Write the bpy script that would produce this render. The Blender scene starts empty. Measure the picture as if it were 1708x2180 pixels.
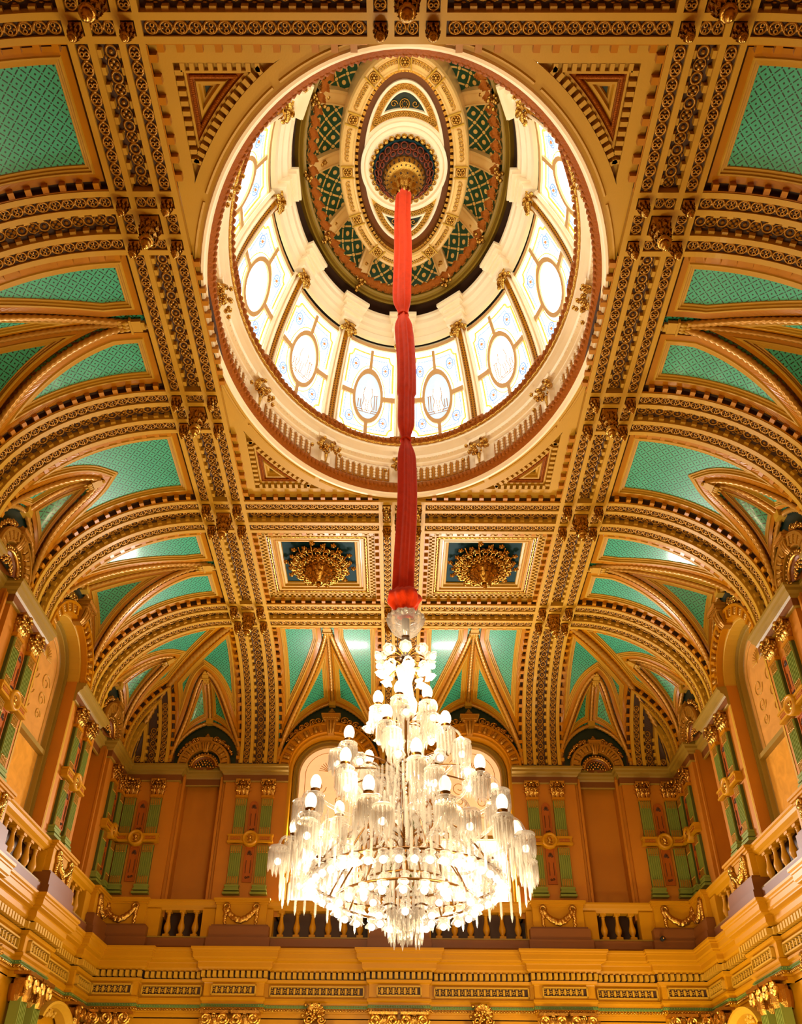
import bpy, math, random
import numpy as np
from math import sin, cos, pi, sqrt, atan2, radians
from mathutils import Matrix, Vector
random.seed(7); rng = np.random.RandomState(7)
SC = bpy.context.scene
COL = SC.collection
def Z(h): return 1.6 + 12.0*h
YC = 8.737                      # centre of the dome along the hall
# ------------------------------------------------------------------ materials
def lin(c):
    return tuple((x/12.92 if x <= .04045 else ((x+.055)/1.055)**2.4) for x in [v/255. for v in c])
KALB = .56
def mat(name, rgb, rough=.5, metal=0., spec=.5, noise=.12, nscale=6., bump=.0, bscale=40., coat=0., emis=None, estr=0., k=None):
    m = bpy.data.materials.new(name); m.use_nodes = True
    nt = m.node_tree; b = nt.nodes['Principled BSDF']
    c = tuple(x*(k or KALB) for x in lin(rgb))
    b.inputs['Roughness'].default_value = rough; b.inputs['Metallic'].default_value = metal
    b.inputs['Specular IOR Level'].default_value = spec; b.inputs['Coat Weight'].default_value = coat
    b.inputs['Coat Roughness'].default_value = .12
    tc = nt.nodes.new('ShaderNodeTexCoord')
    if noise > 0:
        n = nt.nodes.new('ShaderNodeTexNoise'); n.inputs['Scale'].default_value = nscale; n.inputs['Detail'].default_value = 4
        nt.links.new(tc.outputs['Object'], n.inputs['Vector'])
        mx = nt.nodes.new('ShaderNodeMix'); mx.data_type = 'RGBA'
        mx.inputs[6].default_value = (*[x*(1-noise) for x in c], 1); mx.inputs[7].default_value = (*[min(1, x*(1+noise)) for x in c], 1)
        nt.links.new(n.outputs['Fac'], mx.inputs[0]); nt.links.new(mx.outputs[2], b.inputs['Base Color'])
    else: b.inputs['Base Color'].default_value = (*c, 1)
    if bump > 0:
        n2 = nt.nodes.new('ShaderNodeTexNoise'); n2.inputs['Scale'].default_value = bscale; n2.inputs['Detail'].default_value = 3
        nt.links.new(tc.outputs['Object'], n2.inputs['Vector'])
        bp = nt.nodes.new('ShaderNodeBump'); bp.inputs['Strength'].default_value = bump; bp.inputs['Distance'].default_value = .02
        nt.links.new(n2.outputs['Fac'], bp.inputs['Height']); nt.links.new(bp.outputs['Normal'], b.inputs['Normal'])
    if emis:
        b.inputs['Emission Color'].default_value = (*lin(emis), 1); b.inputs['Emission Strength'].default_value = estr
    return m
def pattern_mat(name, ground, mark, cell, rough, dotr=.13, barw=.075, barl=.3, metal_mark=0., cross=0.):
    m = mat(name, ground, rough=rough, noise=.0, coat=.25)
    nt = m.node_tree; b = nt.nodes['Principled BSDF']; N = nt.nodes; L = nt.links
    uv = N.new('ShaderNodeUVMap'); uv.uv_map = 'UVMap'
    sp = N.new('ShaderNodeSeparateXYZ'); L.new(uv.outputs[0], sp.inputs[0])
    def M(op, a, bb=None, cl=False):
        n = N.new('ShaderNodeMath'); n.operation = op; n.use_clamp = cl
        for i, x in enumerate((a, bb)):
            if x is None: continue
            if isinstance(x, (int, float)): n.inputs[i].default_value = x
            else: L.new(x, n.inputs[i])
        return n.outputs[0]
    k = 1/(cell*sqrt(2))
    P = M('MULTIPLY', M('ADD', sp.outputs[0], sp.outputs[1]), k)
    Q = M('MULTIPLY', M('SUBTRACT', sp.outputs[0], sp.outputs[1]), k)
    fp = M('ABSOLUTE', M('SUBTRACT', M('FRACT', M('ADD', P, 100)), .5))
    fq = M('ABSOLUTE', M('SUBTRACT', M('FRACT', M('ADD', Q, 100)), .5))
    dp = M('SUBTRACT', .5, fp); dq = M('SUBTRACT', .5, fq)
    b1 = M('MULTIPLY', M('LESS_THAN', dp, barw), M('LESS_THAN', fq, barl))
    b2 = M('MULTIPLY', M('LESS_THAN', dq, barw), M('LESS_THAN', fp, barl))
    dot = M('LESS_THAN', M('ADD', M('MULTIPLY', fp, fp), M('MULTIPLY', fq, fq)), dotr*dotr)
    dot2 = M('LESS_THAN', M('ADD', M('MULTIPLY', dp, dp), M('MULTIPLY', dq, dq)), (dotr*.8)**2)
    mk = M('ADD', M('ADD', M('ADD', b1, b2), dot), dot2, True)
    mx = N.new('ShaderNodeMix'); mx.data_type = 'RGBA'
    tc = N.new('ShaderNodeTexCoord'); nz = N.new('ShaderNodeTexNoise'); nz.inputs['Scale'].default_value = 1.3; nz.inputs['Detail'].default_value = 5
    L.new(tc.outputs['Object'], nz.inputs['Vector'])
    g = [x*.86 for x in lin(ground)]; mg = N.new('ShaderNodeMix'); mg.data_type = 'RGBA'
    mg.inputs[6].default_value = (*[x*.8 for x in g], 1); mg.inputs[7].default_value = (*[min(1, x*1.2) for x in g], 1)
    L.new(nz.outputs['Fac'], mg.inputs[0]); L.new(mg.outputs[2], mx.inputs[6])
    mx.inputs[7].default_value = (*lin(mark), 1); L.new(mk, mx.inputs[0]); L.new(mx.outputs[2], b.inputs['Base Color'])
    if metal_mark: L.new(M('MULTIPLY', mk, metal_mark), b.inputs['Metallic'])
    return m
MT = {}
MT['cream'] = mat('cream_plaster', (240, 182, 50), .45, spec=.3, noise=.06, nscale=3, bump=.08, coat=.04)
MT['ochre'] = mat('ochre_paint', (226, 144, 2), .30, spec=.3, noise=.08, nscale=2.5, coat=.08)
MT['ochre_dark'] = mat('ochre_deep', (158, 86, 4), .45, noise=.1)
MT['gold'] = mat('gilding', (250, 190, 84), .24, metal=.95, noise=.18, nscale=14, bump=.3, bscale=60)
MT['oldgold'] = mat('relief_gilt_paint', (222, 156, 44), .34, metal=.45, noise=.2, nscale=12, bump=.25, bscale=70)
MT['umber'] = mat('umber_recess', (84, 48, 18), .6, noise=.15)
MT['leafbrown'] = mat('copper_leaf_band', (196, 106, 14), .6, spec=.15, noise=.35, nscale=18, bump=.6, bscale=30)
MT['green'] = pattern_mat('green_lattice_paint', (62, 174, 134), (26, 30, 14), .124, .38, dotr=.11, barw=.065, barl=.29)
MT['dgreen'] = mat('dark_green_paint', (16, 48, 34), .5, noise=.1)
MT['teal'] = mat('deep_teal_paint', (4, 60, 66), .7, spec=.2, noise=.08)
MT['domegreen'] = pattern_mat('dome_green_gilt_lattice', (14, 76, 46), (246, 204, 112), .27, .4, dotr=.17, barw=.065, barl=.3, metal_mark=.3)
MT['terra'] = mat('terracotta_wall_paint', (232, 142, 4), .55, noise=.12, nscale=1.5, bump=.1, bscale=90)
MT['terra2'] = mat('terracotta_inlay', (206, 104, 10), .4, noise=.12)
MT['wallochre'] = mat('amber_cornice_paint', (234, 162, 8), .42, spec=.3, noise=.08, nscale=2)
MT['stone'] = mat('olive_buff_paint', (184, 144, 40), .45, noise=.07, nscale=3)
MT['brown'] = mat('brown_plinth_paint', (148, 82, 14), .5, noise=.12, nscale=2)
MT['sage'] = mat('sage_green_flutes', (160, 172, 70), .45, spec=.3, noise=.06)
MT['sagedark'] = mat('sage_green_groove', (84, 92, 24), .5, noise=.06)
MT['ropegold'] = mat('rope_moulding_paint', (236, 168, 58), .3, metal=.25, noise=.1)
MT['ringcream'] = mat('ring_gilt_cream', (244, 198, 116), .32, metal=.1, noise=.06, coat=.2, k=.85)
MT['redgilt'] = mat('red_gilt_tracery', (160, 62, 12), .4, metal=.15, noise=.15)
MT['mint'] = mat('mint_band', (110, 154, 78), .45, noise=.06)
MT['domecream'] = mat('dome_ivory_paint', (250, 230, 192), .4, noise=.04, coat=.1, k=1.)
MT['frame'] = mat('tan_glazing_bars', (214, 164, 100), .45, noise=.05, k=.85)
MT['velvet'] = mat('red_velvet', (236, 62, 2), .8, spec=.12, noise=.25, k=.8, nscale=9, bump=.2, bscale=50)
MT['velvet'].node_tree.nodes['Principled BSDF'].inputs['Sheen Weight'].default_value = .12
MT['brass'] = mat('aged_brass', (140, 92, 34), .3, metal=.9, noise=.1)
MT['marble'] = mat('pale_floor_marble', (188, 172, 150), .35, noise=.1, nscale=1.2)
MT['dark'] = mat('black_void', (18, 12, 8), .8, noise=0)
MT['lamp'] = mat('lit_lamp_glass', (255, 255, 250), .3, noise=0, emis=(255, 240, 214), estr=5.)
MT['shade'] = mat('lit_frosted_shade', (255, 250, 240), .3, noise=0, emis=(255, 226, 190), estr=1.7)
def pane(name, rgb, st, nscale=3., amt=.25, dark=None):
    m = bpy.data.materials.new(name); m.use_nodes = True; nt = m.node_tree; b = nt.nodes['Principled BSDF']
    b.inputs['Roughness'].default_value = .25
    tc = nt.nodes.new('ShaderNodeTexCoord'); n = nt.nodes.new('ShaderNodeTexNoise'); n.inputs['Scale'].default_value = nscale; n.inputs['Detail'].default_value = 3
    n.inputs['Distortion'].default_value = 1.5
    nt.links.new(tc.outputs['Object'], n.inputs['Vector'])
    mx = nt.nodes.new('ShaderNodeMix'); mx.data_type = 'RGBA'; c = lin(rgb); d = lin(dark) if dark else [x*(1-amt) for x in c]
    mx.inputs[6].default_value = (*d, 1); mx.inputs[7].default_value = (*c, 1)
    nt.links.new(n.outputs['Fac'], mx.inputs[0]); nt.links.new(mx.outputs[2], b.inputs['Emission Color']); nt.links.new(mx.outputs[2], b.inputs['Base Color'])
    b.inputs['Emission Strength'].default_value = st
    return m
MT['sky'] = pane('daylit_painted_glass', (226, 244, 240), 5.6, 2.5, .12)
MT['skyblue'] = pane('daylit_blue_glass', (176, 204, 228), 1.2, 3, .2)
MT['figure'] = pane('daylit_pearl_glass', (244, 250, 246), 4.2, 3, .1)
MT['amberline'] = pane('daylit_amber_glass', (236, 176, 70), 1.1, 8, .3)
MT['blueline'] = pane('daylit_cobalt_glass', (120, 150, 214), 1.1, 8, .3)
MT['redline'] = pane('daylit_coral_glass', (224, 120, 60), 1.1, 8, .3)
MT['creampane'] = pane('lit_cream_blind', (250, 196, 140), .75, 2.2, .2)
MT['whitepane'] = pane('daylit_clear_pane', (240, 246, 250), 2.2, 3, .1)
MT['sidepane'] = pane('side_blind_pane', (206, 142, 66), .22, 3, .4)
MT['goldpane'] = pane('gold_etched_pane', (222, 150, 50), .16, 3, .5)
def crystal():
    m = bpy.data.materials.new('cut_crystal'); m.use_nodes = True; nt = m.node_tree; N = nt.nodes; L = nt.links
    b = N['Principled BSDF']; b.inputs['Base Color'].default_value = (.44, .42, .42, 1); b.inputs['Roughness'].default_value = .12
    b.inputs['Specular IOR Level'].default_value = 1.; b.inputs['Coat Weight'].default_value = .6
    tr = N.new('ShaderNodeBsdfTransparent'); tr.inputs[0].default_value = (.97, .93, .88, 1); tl = N.new('ShaderNodeBsdfTranslucent'); tl.inputs[0].default_value = (.40, .39, .39, 1)
    m1 = N.new('ShaderNodeMixShader'); m1.inputs[0].default_value = .35; L.new(b.outputs[0], m1.inputs[1]); L.new(tl.outputs[0], m1.inputs[2])
    m2 = N.new('ShaderNodeMixShader'); lw = N.new('ShaderNodeLayerWeight'); lw.inputs[0].default_value = .35
    mp = N.new('ShaderNodeMapRange'); mp.inputs[3].default_value = .72; mp.inputs[4].default_value = .2
    L.new(lw.outputs['Facing'], mp.inputs[0]); L.new(mp.outputs[0], m2.inputs[0])
    L.new(m1.outputs[0], m2.inputs[1]); L.new(tr.outputs[0], m2.inputs[2]); L.new(m2.outputs[0], N['Material Output'].inputs[0])
    return m
MT['crystal'] = crystal()
# ------------------------------------------------------------------ mesh builder
class MB:
    def __init__(s): s.V = []; s.F = []; s.M = []; s.n = 0; s.UV = []; s.uvany = False
    def add(s, V, F, m=0, uv=None):
        V = np.asarray(V, float).reshape(-1, 3); s.V.append(V)
        n = s.n; s.F += [tuple(i+n for i in f) for f in F]
        if isinstance(m, (list, tuple)): s.M += list(m)
        else: s.M += [m]*len(F)
        if uv is not None: s.uvany = True; s.UV.append(np.asarray(uv, float))
        else: s.UV.append(np.zeros((len(V), 2)))
        s.n += len(V); return s
    def tmpl(s): return (np.vstack(s.V), s.F, s.M)
    def addt(s, t, T=None, m=None):
        V, F, M_ = t
        s.add(V if T is None else (T(V) if callable(T) else xf(V, T)), F, M_ if m is None else m); return s
    def build(s, name, mats, parent=None, origin=None, smooth=False, label=None):
        if s.n == 0: return None
        V = np.vstack(s.V)
        o = np.zeros(3) if origin is None else np.array(origin, float)
        me = bpy.data.meshes.new(name); me.from_pydata((V-o).tolist(), [], s.F)
        if isinstance(mats, str): mats = [mats]
        for k in mats: me.materials.append(MT[k])
        if len(mats) > 1: me.polygons.foreach_set('material_index', s.M)
        if smooth: me.polygons.foreach_set('use_smooth', [True]*len(s.F))
        if s.uvany:
            U = np.vstack(s.UV); lay = me.uv_layers.new(name='UVMap')
            idx = np.empty(len(me.loops), dtype=np.int32); me.loops.foreach_get('vertex_index', idx)
            lay.data.foreach_set('uv', U[idx].astype(np.float32).ravel())
        me.update()
        ob = bpy.data.objects.new(name, me); COL.objects.link(ob)
        if parent is not None: ob.parent = parent
        elif origin is not None: ob.location = o
        if label: ob['label'] = label
        return ob
def xf(V, M): M = np.array(M); return V @ M[:3, :3].T + M[:3, 3]
def TR(x=0, y=0, z=0): return Matrix.Translation((x, y, z))
def RZ(a): return Matrix.Rotation(a, 4, 'Z')
def RX(a): return Matrix.Rotation(a, 4, 'X')
def RY(a): return Matrix.Rotation(a, 4, 'Y')
def SCL(a, b=None, c=None):
    b = a if b is None else b; c = a if c is None else c
    return Matrix(((a, 0, 0, 0), (0, b, 0, 0), (0, 0, c, 0), (0, 0, 0, 1)))
def box(mb, x0, x1, y0, y1, z0, z1, m=0, T=None):
    V = np.array([(x, y, z) for z in (z0, z1) for y in (y0, y1) for x in (x0, x1)], float)
    F = [(0, 1, 3, 2), (4, 6, 7, 5), (0, 4, 5, 1), (2, 3, 7, 6), (0, 2, 6, 4), (1, 5, 7, 3)]
    if T is not None: V = T(V) if callable(T) else xf(V, T)
    mb.add(V, F, m)
def taper(mb, x, y0, y1, z0, z1, x2, y2, m=0, T=None):   # bottom half width x, top half width x2, front y0->y2
    V = np.array([(-x, y0, z0), (x, y0, z0), (-x, y1, z0), (x, y1, z0), (-x2, y2, z1), (x2, y2, z1), (-x2, y1, z1), (x2, y1, z1)], float)
    F = [(0, 1, 3, 2), (4, 6, 7, 5), (0, 4, 5, 1), (2, 3, 7, 6), (0, 2, 6, 4), (1, 5, 7, 3)]
    if T is not None: V = T(V) if callable(T) else xf(V, T)
    mb.add(V, F, m)
def grid(mb, P, m=0, uv=None, cu=False, cv=False, flip=False):
    P = np.asarray(P, float); a, b = P.shape[:2]; F = []
    for i in range(a if cu else a-1):
        for j in range(b if cv else b-1):
            i2 = (i+1) % a; j2 = (j+1) % b
            F.append((i*b+j, i2*b+j, i2*b+j2, i*b+j2))
    mm = m
    if isinstance(m, (list, np.ndarray)) and not isinstance(m, int):  # per v-strip material
        nb = b if cv else b-1; mm = [m[j] for _ in range(a if cu else a-1) for j in range(nb)]
    mb.add(P.reshape(-1, 3), F, mm, None if uv is None else np.asarray(uv).reshape(-1, 2))
def lathe(mb, prof, seg=24, m=0, T=None, lobes=None, arc=(0, 2*pi)):
    full = abs(arc[1]-arc[0]-2*pi) < 1e-6
    th = np.linspace(arc[0], arc[1], seg+1)[:(seg if full else seg+1)]
    P = np.zeros((len(th), len(prof), 3))
    for j, (r, z) in enumerate(prof):
        rr = r*(1+(lobes[1]*np.cos(lobes[0]*th) if lobes else 0))
        P[:, j, 0] = rr*np.cos(th); P[:, j, 1] = rr*np.sin(th); P[:, j, 2] = z
    if T is not None: P = (T(P.reshape(-1, 3)) if callable(T) else xf(P.reshape(-1, 3), T)).reshape(P.shape)
    grid(mb, P, m, cu=full)
def tube(mb, pts, r, seg=6, m=0, T=None, closed=False, twist=0, amp=0., lob=3):
    pts = np.asarray(pts, float); n = len(pts)
    if closed: t = np.roll(pts, -1, 0)-np.roll(pts, 1, 0)
    else: t = np.gradient(pts, axis=0)
    t /= (np.linalg.norm(t, axis=1)[:, None]+1e-12)
    up = np.array([0, 0, 1.]) if abs(t[0, 2]) < .9 else np.array([1., 0, 0])
    a = np.cross(t[0], up); a /= np.linalg.norm(a)
    A = [a]
    for i in range(1, n):
        v = A[-1]-t[i]*np.dot(A[-1], t[i]); v /= (np.linalg.norm(v)+1e-12); A.append(v)
    A = np.array(A); B = np.cross(t, A)
    R = np.full(n, r) if np.isscalar(r) else np.asarray(r)
    th = np.arange(seg)*2*pi/seg
    s = np.concatenate([[0], np.cumsum(np.linalg.norm(np.diff(pts, axis=0), axis=1))])
    rr = R[:, None]*(1+amp*np.cos(lob*th[None, :]+twist*s[:, None]))
    P = pts[:, None]+A[:, None]*(rr*np.cos(th))[..., None]+B[:, None]*(rr*np.sin(th))[..., None]
    if T is not None: P = (T(P.reshape(-1, 3)) if callable(T) else xf(P.reshape(-1, 3), T)).reshape(P.shape)
    grid(mb, P, m, cu=closed, cv=True)
    if not closed:
        b0 = mb.n-n*seg; mb.F += [tuple(b0+i for i in range(seg))[::-1], tuple(b0+(n-1)*seg+i for i in range(seg))]; mb.M += [m if isinstance(m, int) else 0]*2
def ball(mb, c, r, m=0, seg=8, rings=5, T=None, sq=(1, 1, 1)):
    pr = [(max(1e-4, sin(pi*i/rings))*r, -cos(pi*i/rings)*r) for i in range(rings+1)]
    MM = TR(*c) @ SCL(*sq)
    if T is None: lathe(mb, pr, seg, m, MM)
    elif callable(T): lathe(mb, pr, seg, m, lambda V: T(xf(V, MM)))
    else: lathe(mb, pr, seg, m, T @ MM)
def torus(mb, R, r, seg=16, s2=5, m=0, T=None, arc=(0, 2*pi), ell=1.):
    full = abs(arc[1]-arc[0]-2*pi) < 1e-6
    th = np.linspace(arc[0], arc[1], seg+1)[:(seg if full else seg+1)]
    pts = np.stack([R*np.cos(th), R*ell*np.sin(th), 0*th], 1); tube(mb, pts, r, s2, m, T, closed=full)
def spiral(r0, turns=1.4, n=16, sgn=1):
    t = np.linspace(0, 1, n); a = t*turns*2*pi; r = r0*(1-.8*t)
    return np.stack([r*np.cos(a)*1.0, sgn*r*np.sin(a), 0*t], 1)
def leaf(mb, L=.1, w=.05, curl=.04, m=0, T=None, th=.008):
    # acanthus-like leaf: rises along +z, curls toward -y
    n = 6; P = []
    for i in range(n):
        t = i/(n-1); ww = w*.5*sin(pi*(.18+.75*t))*(1+.22*sin(t*14)); z = L*t*(1-.12*t*t*curl/.04); y = -curl*t**2.2*(1.4 if i == n-1 else 1)
        if i == n-1: z -= L*.1
        P.append([(-ww, y+.012, z), (-ww*.45, y-.008, z), (0, y+.004, z), (ww*.45, y-.008, z), (ww, y+.012, z)])
    P = np.array(P)
    if T is not None: P = (T(P.reshape(-1, 3)) if callable(T) else xf(P.reshape(-1, 3), T)).reshape(P.shape)
    grid(mb, P, m)
# ------------------------------------------------------------------ object helpers
def tag(o, label, cat, group=None, kind=None):
    if label and len(label.split()) > 16: print('LONG LABEL', len(label.split()), label)
    if label: o['label'] = label
    if cat: o['category'] = cat
    if group: o['group'] = group
    if kind: o['kind'] = kind
    return o
def struct(o): o['kind'] = 'structure'; return o
def thing(name, label, cat, loc=(0, 0, 0), rz=0., group=None):
    o = bpy.data.objects.new(name, None); COL.objects.link(o); o.location = loc; o.rotation_euler = (0, 0, rz); o.empty_display_size = .2
    return tag(o, label, cat, group)
def dup(root, loc, rz=0., label=None, group=None, rot=None, scale=None):
    def cp(o, par):
        c = o.copy(); COL.objects.link(c); c.parent = par
        for ch in list(o.children): cp(ch, c)
        return c
    r = cp(root, None); r.location = loc; r.rotation_euler = rot if rot else (0, 0, rz)
    if scale: r.scale = (scale,)*3
    if label: r['label'] = label
    if group: r['group'] = group
    return r
class Proto:                    # first placement moves the prototype, later ones copy it
    def __init__(s, root): s.r = root; s.used = False
    def put(s, loc, rz=0., label=None, group=None, rot=None):
        if not s.used:
            s.used = True; o = s.r; o.location = loc; o.rotation_euler = rot if rot else (0, 0, rz)
            if label: o['label'] = label
            if group: o['group'] = group
            return o
        return dup(s.r, loc, rz, label, group, rot)
# ------------------------------------------------------------------ camera
cam = bpy.data.cameras.new('camera'); camo = bpy.data.objects.new('camera', cam); COL.objects.link(camo)
cam.sensor_fit = 'VERTICAL'; cam.sensor_height = 36.; cam.sensor_width = 36.; cam.lens = 1796.13*36/2180
cam.shift_y = (1370-1090)/2180.; cam.shift_x = (854-837.46)/2180.; cam.clip_start = .05
_th, _ro, _ya = .58493, .0098, -.00756
_f = np.array([sin(_ya)*cos(_th), cos(_ya)*cos(_th), sin(_th)]); _r = np.array([cos(_ya), -sin(_ya), 0]); _u = np.cross(_r, _f)
_r2 = _r*cos(_ro)+_u*sin(_ro); _u2 = -_r*sin(_ro)+_u*cos(_ro)
camo.matrix_world = Matrix(((_r2[0], _u2[0], -_f[0], -.058), (_r2[1], _u2[1], -_f[1], 0), (_r2[2], _u2[2], -_f[2], 1.6), (0, 0, 0, 1)))
SC.camera = camo
# ------------------------------------------------------------------ ceiling geometry constants (metres)
BX = 3.742; ROW = [4.144, 6.957, 10.523, 13.346, 16.927]; FX = 4.229; FY = 17.414; SX = 7.03; SY = 20.21
CA = 2.8; CH = 2.4; ZS = 11.2; ZT = 13.6; HW = .487
SXv = 7.18; SYv = 20.36; VA = 2.95; VH = 2.58; ZP = 13.72
CX = 6.61; CY = 19.81          # corner ribs
_t = np.linspace(0, pi/2, 400)
def _arc(a, h): return np.concatenate([[0], np.cumsum(np.hypot(np.diff(a*(1-np.cos(_t))), np.diff(h*np.sin(_t))))])
S_R = _arc(CA, CH); S_V = _arc(VA, VH); LR = S_R[-1]; LV = S_V[-1]
def wallxy(side, u, v, sx=SX, sy=SY):
    if side == 'right': return sx-v, u
    if side == 'left': return -(sx-v), u
    if side == 'back': return u, sy-v
def rib_map(side, u0):
    def f(X):
        c, s, h = X[:, 0], X[:, 1], X[:, 2]
        t = np.interp(LR-s, S_R, _t); n1 = np.cos(t)/CA; n2 = -np.sin(t)/CH; L = np.hypot(n1, n2); n1 /= L; n2 /= L
        v = CA*(1-np.cos(t))+n1*h; z = ZS+CH*np.sin(t)+n2*h
        x, y = wallxy(side, u0+c, v); return np.stack([x+0*v, y+0*v, z], 1)
    return f
def beam_map(axis, x0, y0):
    if axis == 'y': return lambda X: np.stack([x0+X[:, 0], y0+X[:, 1], ZT-X[:, 2]], 1)
    return lambda X: np.stack([x0+X[:, 1], y0+X[:, 0], ZT-X[:, 2]], 1)
# ---- ornament templates in (c, s, h)
def t_guilloche():
    m = MB(); torus(m, .068, .017, 12, 4, ell=1.12)
    torus(m, .024, .012, 8, 4, T=TR(-.03, .012, .006)); torus(m, .024, .012, 8, 4, T=TR(.03, .012, .006))
    ball(m, (0, -.045, .004), .02, seg=5, rings=3); ball(m, (0, .087, .004), .026, seg=6, rings=3, sq=(1.5, .8, .7))
    return m.tmpl()
def t_rosette():
    m = MB(); torus(m, .07, .018, 12, 4, T=TR(0, -.05, 0)); ball(m, (0, -.05, .004), .03, seg=6, rings=3)
    for a in range(4): ball(m, (.04*cos(a*pi/2), .095+.04*sin(a*pi/2), .004), .03, seg=6, rings=3, sq=(1, 1, .6))
    torus(m, .078, .012, 8, 4, T=TR(0, .095, 0)); 
    for sx in (-1, 1): ball(m, (sx*.09, .02, 0), .02, seg=5, rings=3, sq=(.7, 1.8, .7))
    return m.tmpl()
TG = t_guilloche(); TRO = t_rosette()
def place_line(mb, t, mp, c, h, s0, s1, pitch, ok=None, m=None):
    n = max(1, int(round((s1-s0)/pitch))); p = (s1-s0)/n
    for i in range(n):
        s = s0+(i+.5)*p
        if ok and not ok(c, s): continue
        V = t[0]*np.array([1, p/pitch, 1])+np.array([c, s, h]); mb.addt((V, t[1], t[2]), mp, m)
def t_box(w, l, h0, h1):
    m = MB(); box(m, -w/2, w/2, -l/2, l/2, h0, h1); return m.tmpl()
T_MOD = t_box(.05, .085, -.14, -.045); T_MODO = t_box(.10, .085, -.13, -.025); T_DEN = t_box(.07, .06, -.05, 0)
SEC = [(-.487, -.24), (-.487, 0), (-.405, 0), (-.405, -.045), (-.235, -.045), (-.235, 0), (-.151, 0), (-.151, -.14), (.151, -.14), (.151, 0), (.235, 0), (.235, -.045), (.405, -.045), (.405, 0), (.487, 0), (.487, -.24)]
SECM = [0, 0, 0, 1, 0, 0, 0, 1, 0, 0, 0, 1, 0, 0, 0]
def make_rib(name, label, cat, group, mp, s1, ns, origin, lim=None, outer=(1, 1), shape=None):
    root = thing(name, label, cat, origin, 0, group); O = Vector(origin)
    def fin(mb, nm, mats, smooth=False): return mb.build(nm, mats, root, O, smooth)
    mb = MB(); P = np.zeros((ns+1, len(SEC), 3))
    for j, (c, h) in enumerate(SEC):
        a = lim(c) if lim else 0.
        ss = np.linspace(a, s1, ns+1); P[:, j] = mp(np.stack([np.full(ns+1, c), ss, np.full(ns+1, h)], 1))
    grid(mb, P, SECM)
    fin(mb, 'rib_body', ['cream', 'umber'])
    ok = (lambda c, s: s-.1 > max(lim(c-.08), lim(c+.08))) if lim else None
    for c in (-.32, .32):
        g = MB(); place_line(g, TG, mp, c, -.035, .02, s1-.02, .178, ok); fin(g, 'guilloche_band', 'oldgold', True)
    g = MB(); place_line(g, TRO, mp, 0, -.13, .03, s1-.03, .30, ok); fin(g, 'rosette_band', 'oldgold', True)
    g = MB()
    for c in (-.126, .126): place_line(g, T_MOD, mp, c, 0, .03, s1-.03, .19, ok)
    fin(g, 'channel_modillions', 'cream')
    for sg, on in zip((-1, 1), outer):
        if not on: continue
        g = MB(); place_line(g, T_MODO, mp, sg*.54, 0, .05, s1-.05, .235, ok)
        Q = np.zeros((ns+1, 3, 3))
        for j, (c, h) in enumerate([(sg*.488, -.012), (sg*.502, -.012), (sg*.502, -.03)]):
            a = lim(c) if lim else 0.
            Q[:, j] = mp(np.stack([np.full(ns+1, c), np.linspace(a, s1, ns+1), np.full(ns+1, h-.005)], 1))
        grid(g, Q)
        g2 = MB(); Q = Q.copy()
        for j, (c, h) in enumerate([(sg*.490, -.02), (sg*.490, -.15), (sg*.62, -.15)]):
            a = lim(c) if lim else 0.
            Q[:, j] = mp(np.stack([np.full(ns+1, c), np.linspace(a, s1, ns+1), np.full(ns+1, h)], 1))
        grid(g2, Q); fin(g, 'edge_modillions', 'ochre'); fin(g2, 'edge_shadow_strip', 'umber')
    return root
ROWN = ['above the dome', 'first beside the dome', 'second beside the dome', 'at the dome far rim', 'nearest the back wall']
# side cove ribs
for side, sx in (('left', -1), ('right', 1)):
    for i, y in enumerate(ROW):
        x, yy = wallxy(side, y, 0)
        make_rib('vault_rib', 'curved gilt banded rib on the %s cove, %s' % (side, ROWN[i]), 'ceiling rib', 'curved vault ribs', rib_map(side, y), LR, 44, (x, yy, ZS))
    def lim(c, y0=CY):
        v = SY-(y0+c); v = min(max(v, 0), CA); t = math.acos(1-v/CA); return LR-float(np.interp(t, _t, S_R))
    x, yy = wallxy(side, CY, 0)
    make_rib('vault_rib', 'short gilt banded rib on the %s cove cut off at the corner' % side, 'ceiling rib', 'curved vault ribs', rib_map(side, CY), LR, 24, (x, yy, ZS), lim)
for x0, nm in ((-BX, 'left of centre'), (0, 'behind the chandelier'), (BX, 'right of centre')):
    make_rib('vault_rib', 'curved gilt banded rib down the back cove, %s' % nm, 'ceiling rib', 'curved vault ribs', rib_map('back', x0), LR, 44, (x0, SY, ZS))
for sg, nm in ((-1, 'left'), (1, 'right')):
    def lim(c, sg=sg):
        v = SX-abs(sg*CX+c); v = min(max(v, 0), CA); t = math.acos(1-v/CA); return LR-float(np.interp(t, _t, S_R))
    make_rib('vault_rib', 'short gilt banded rib on the back cove cut off at the %s corner' % nm, 'ceiling rib', 'curved vault ribs', rib_map('back', sg*CX), LR, 24, (sg*CX, SY, ZS), lim)
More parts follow.
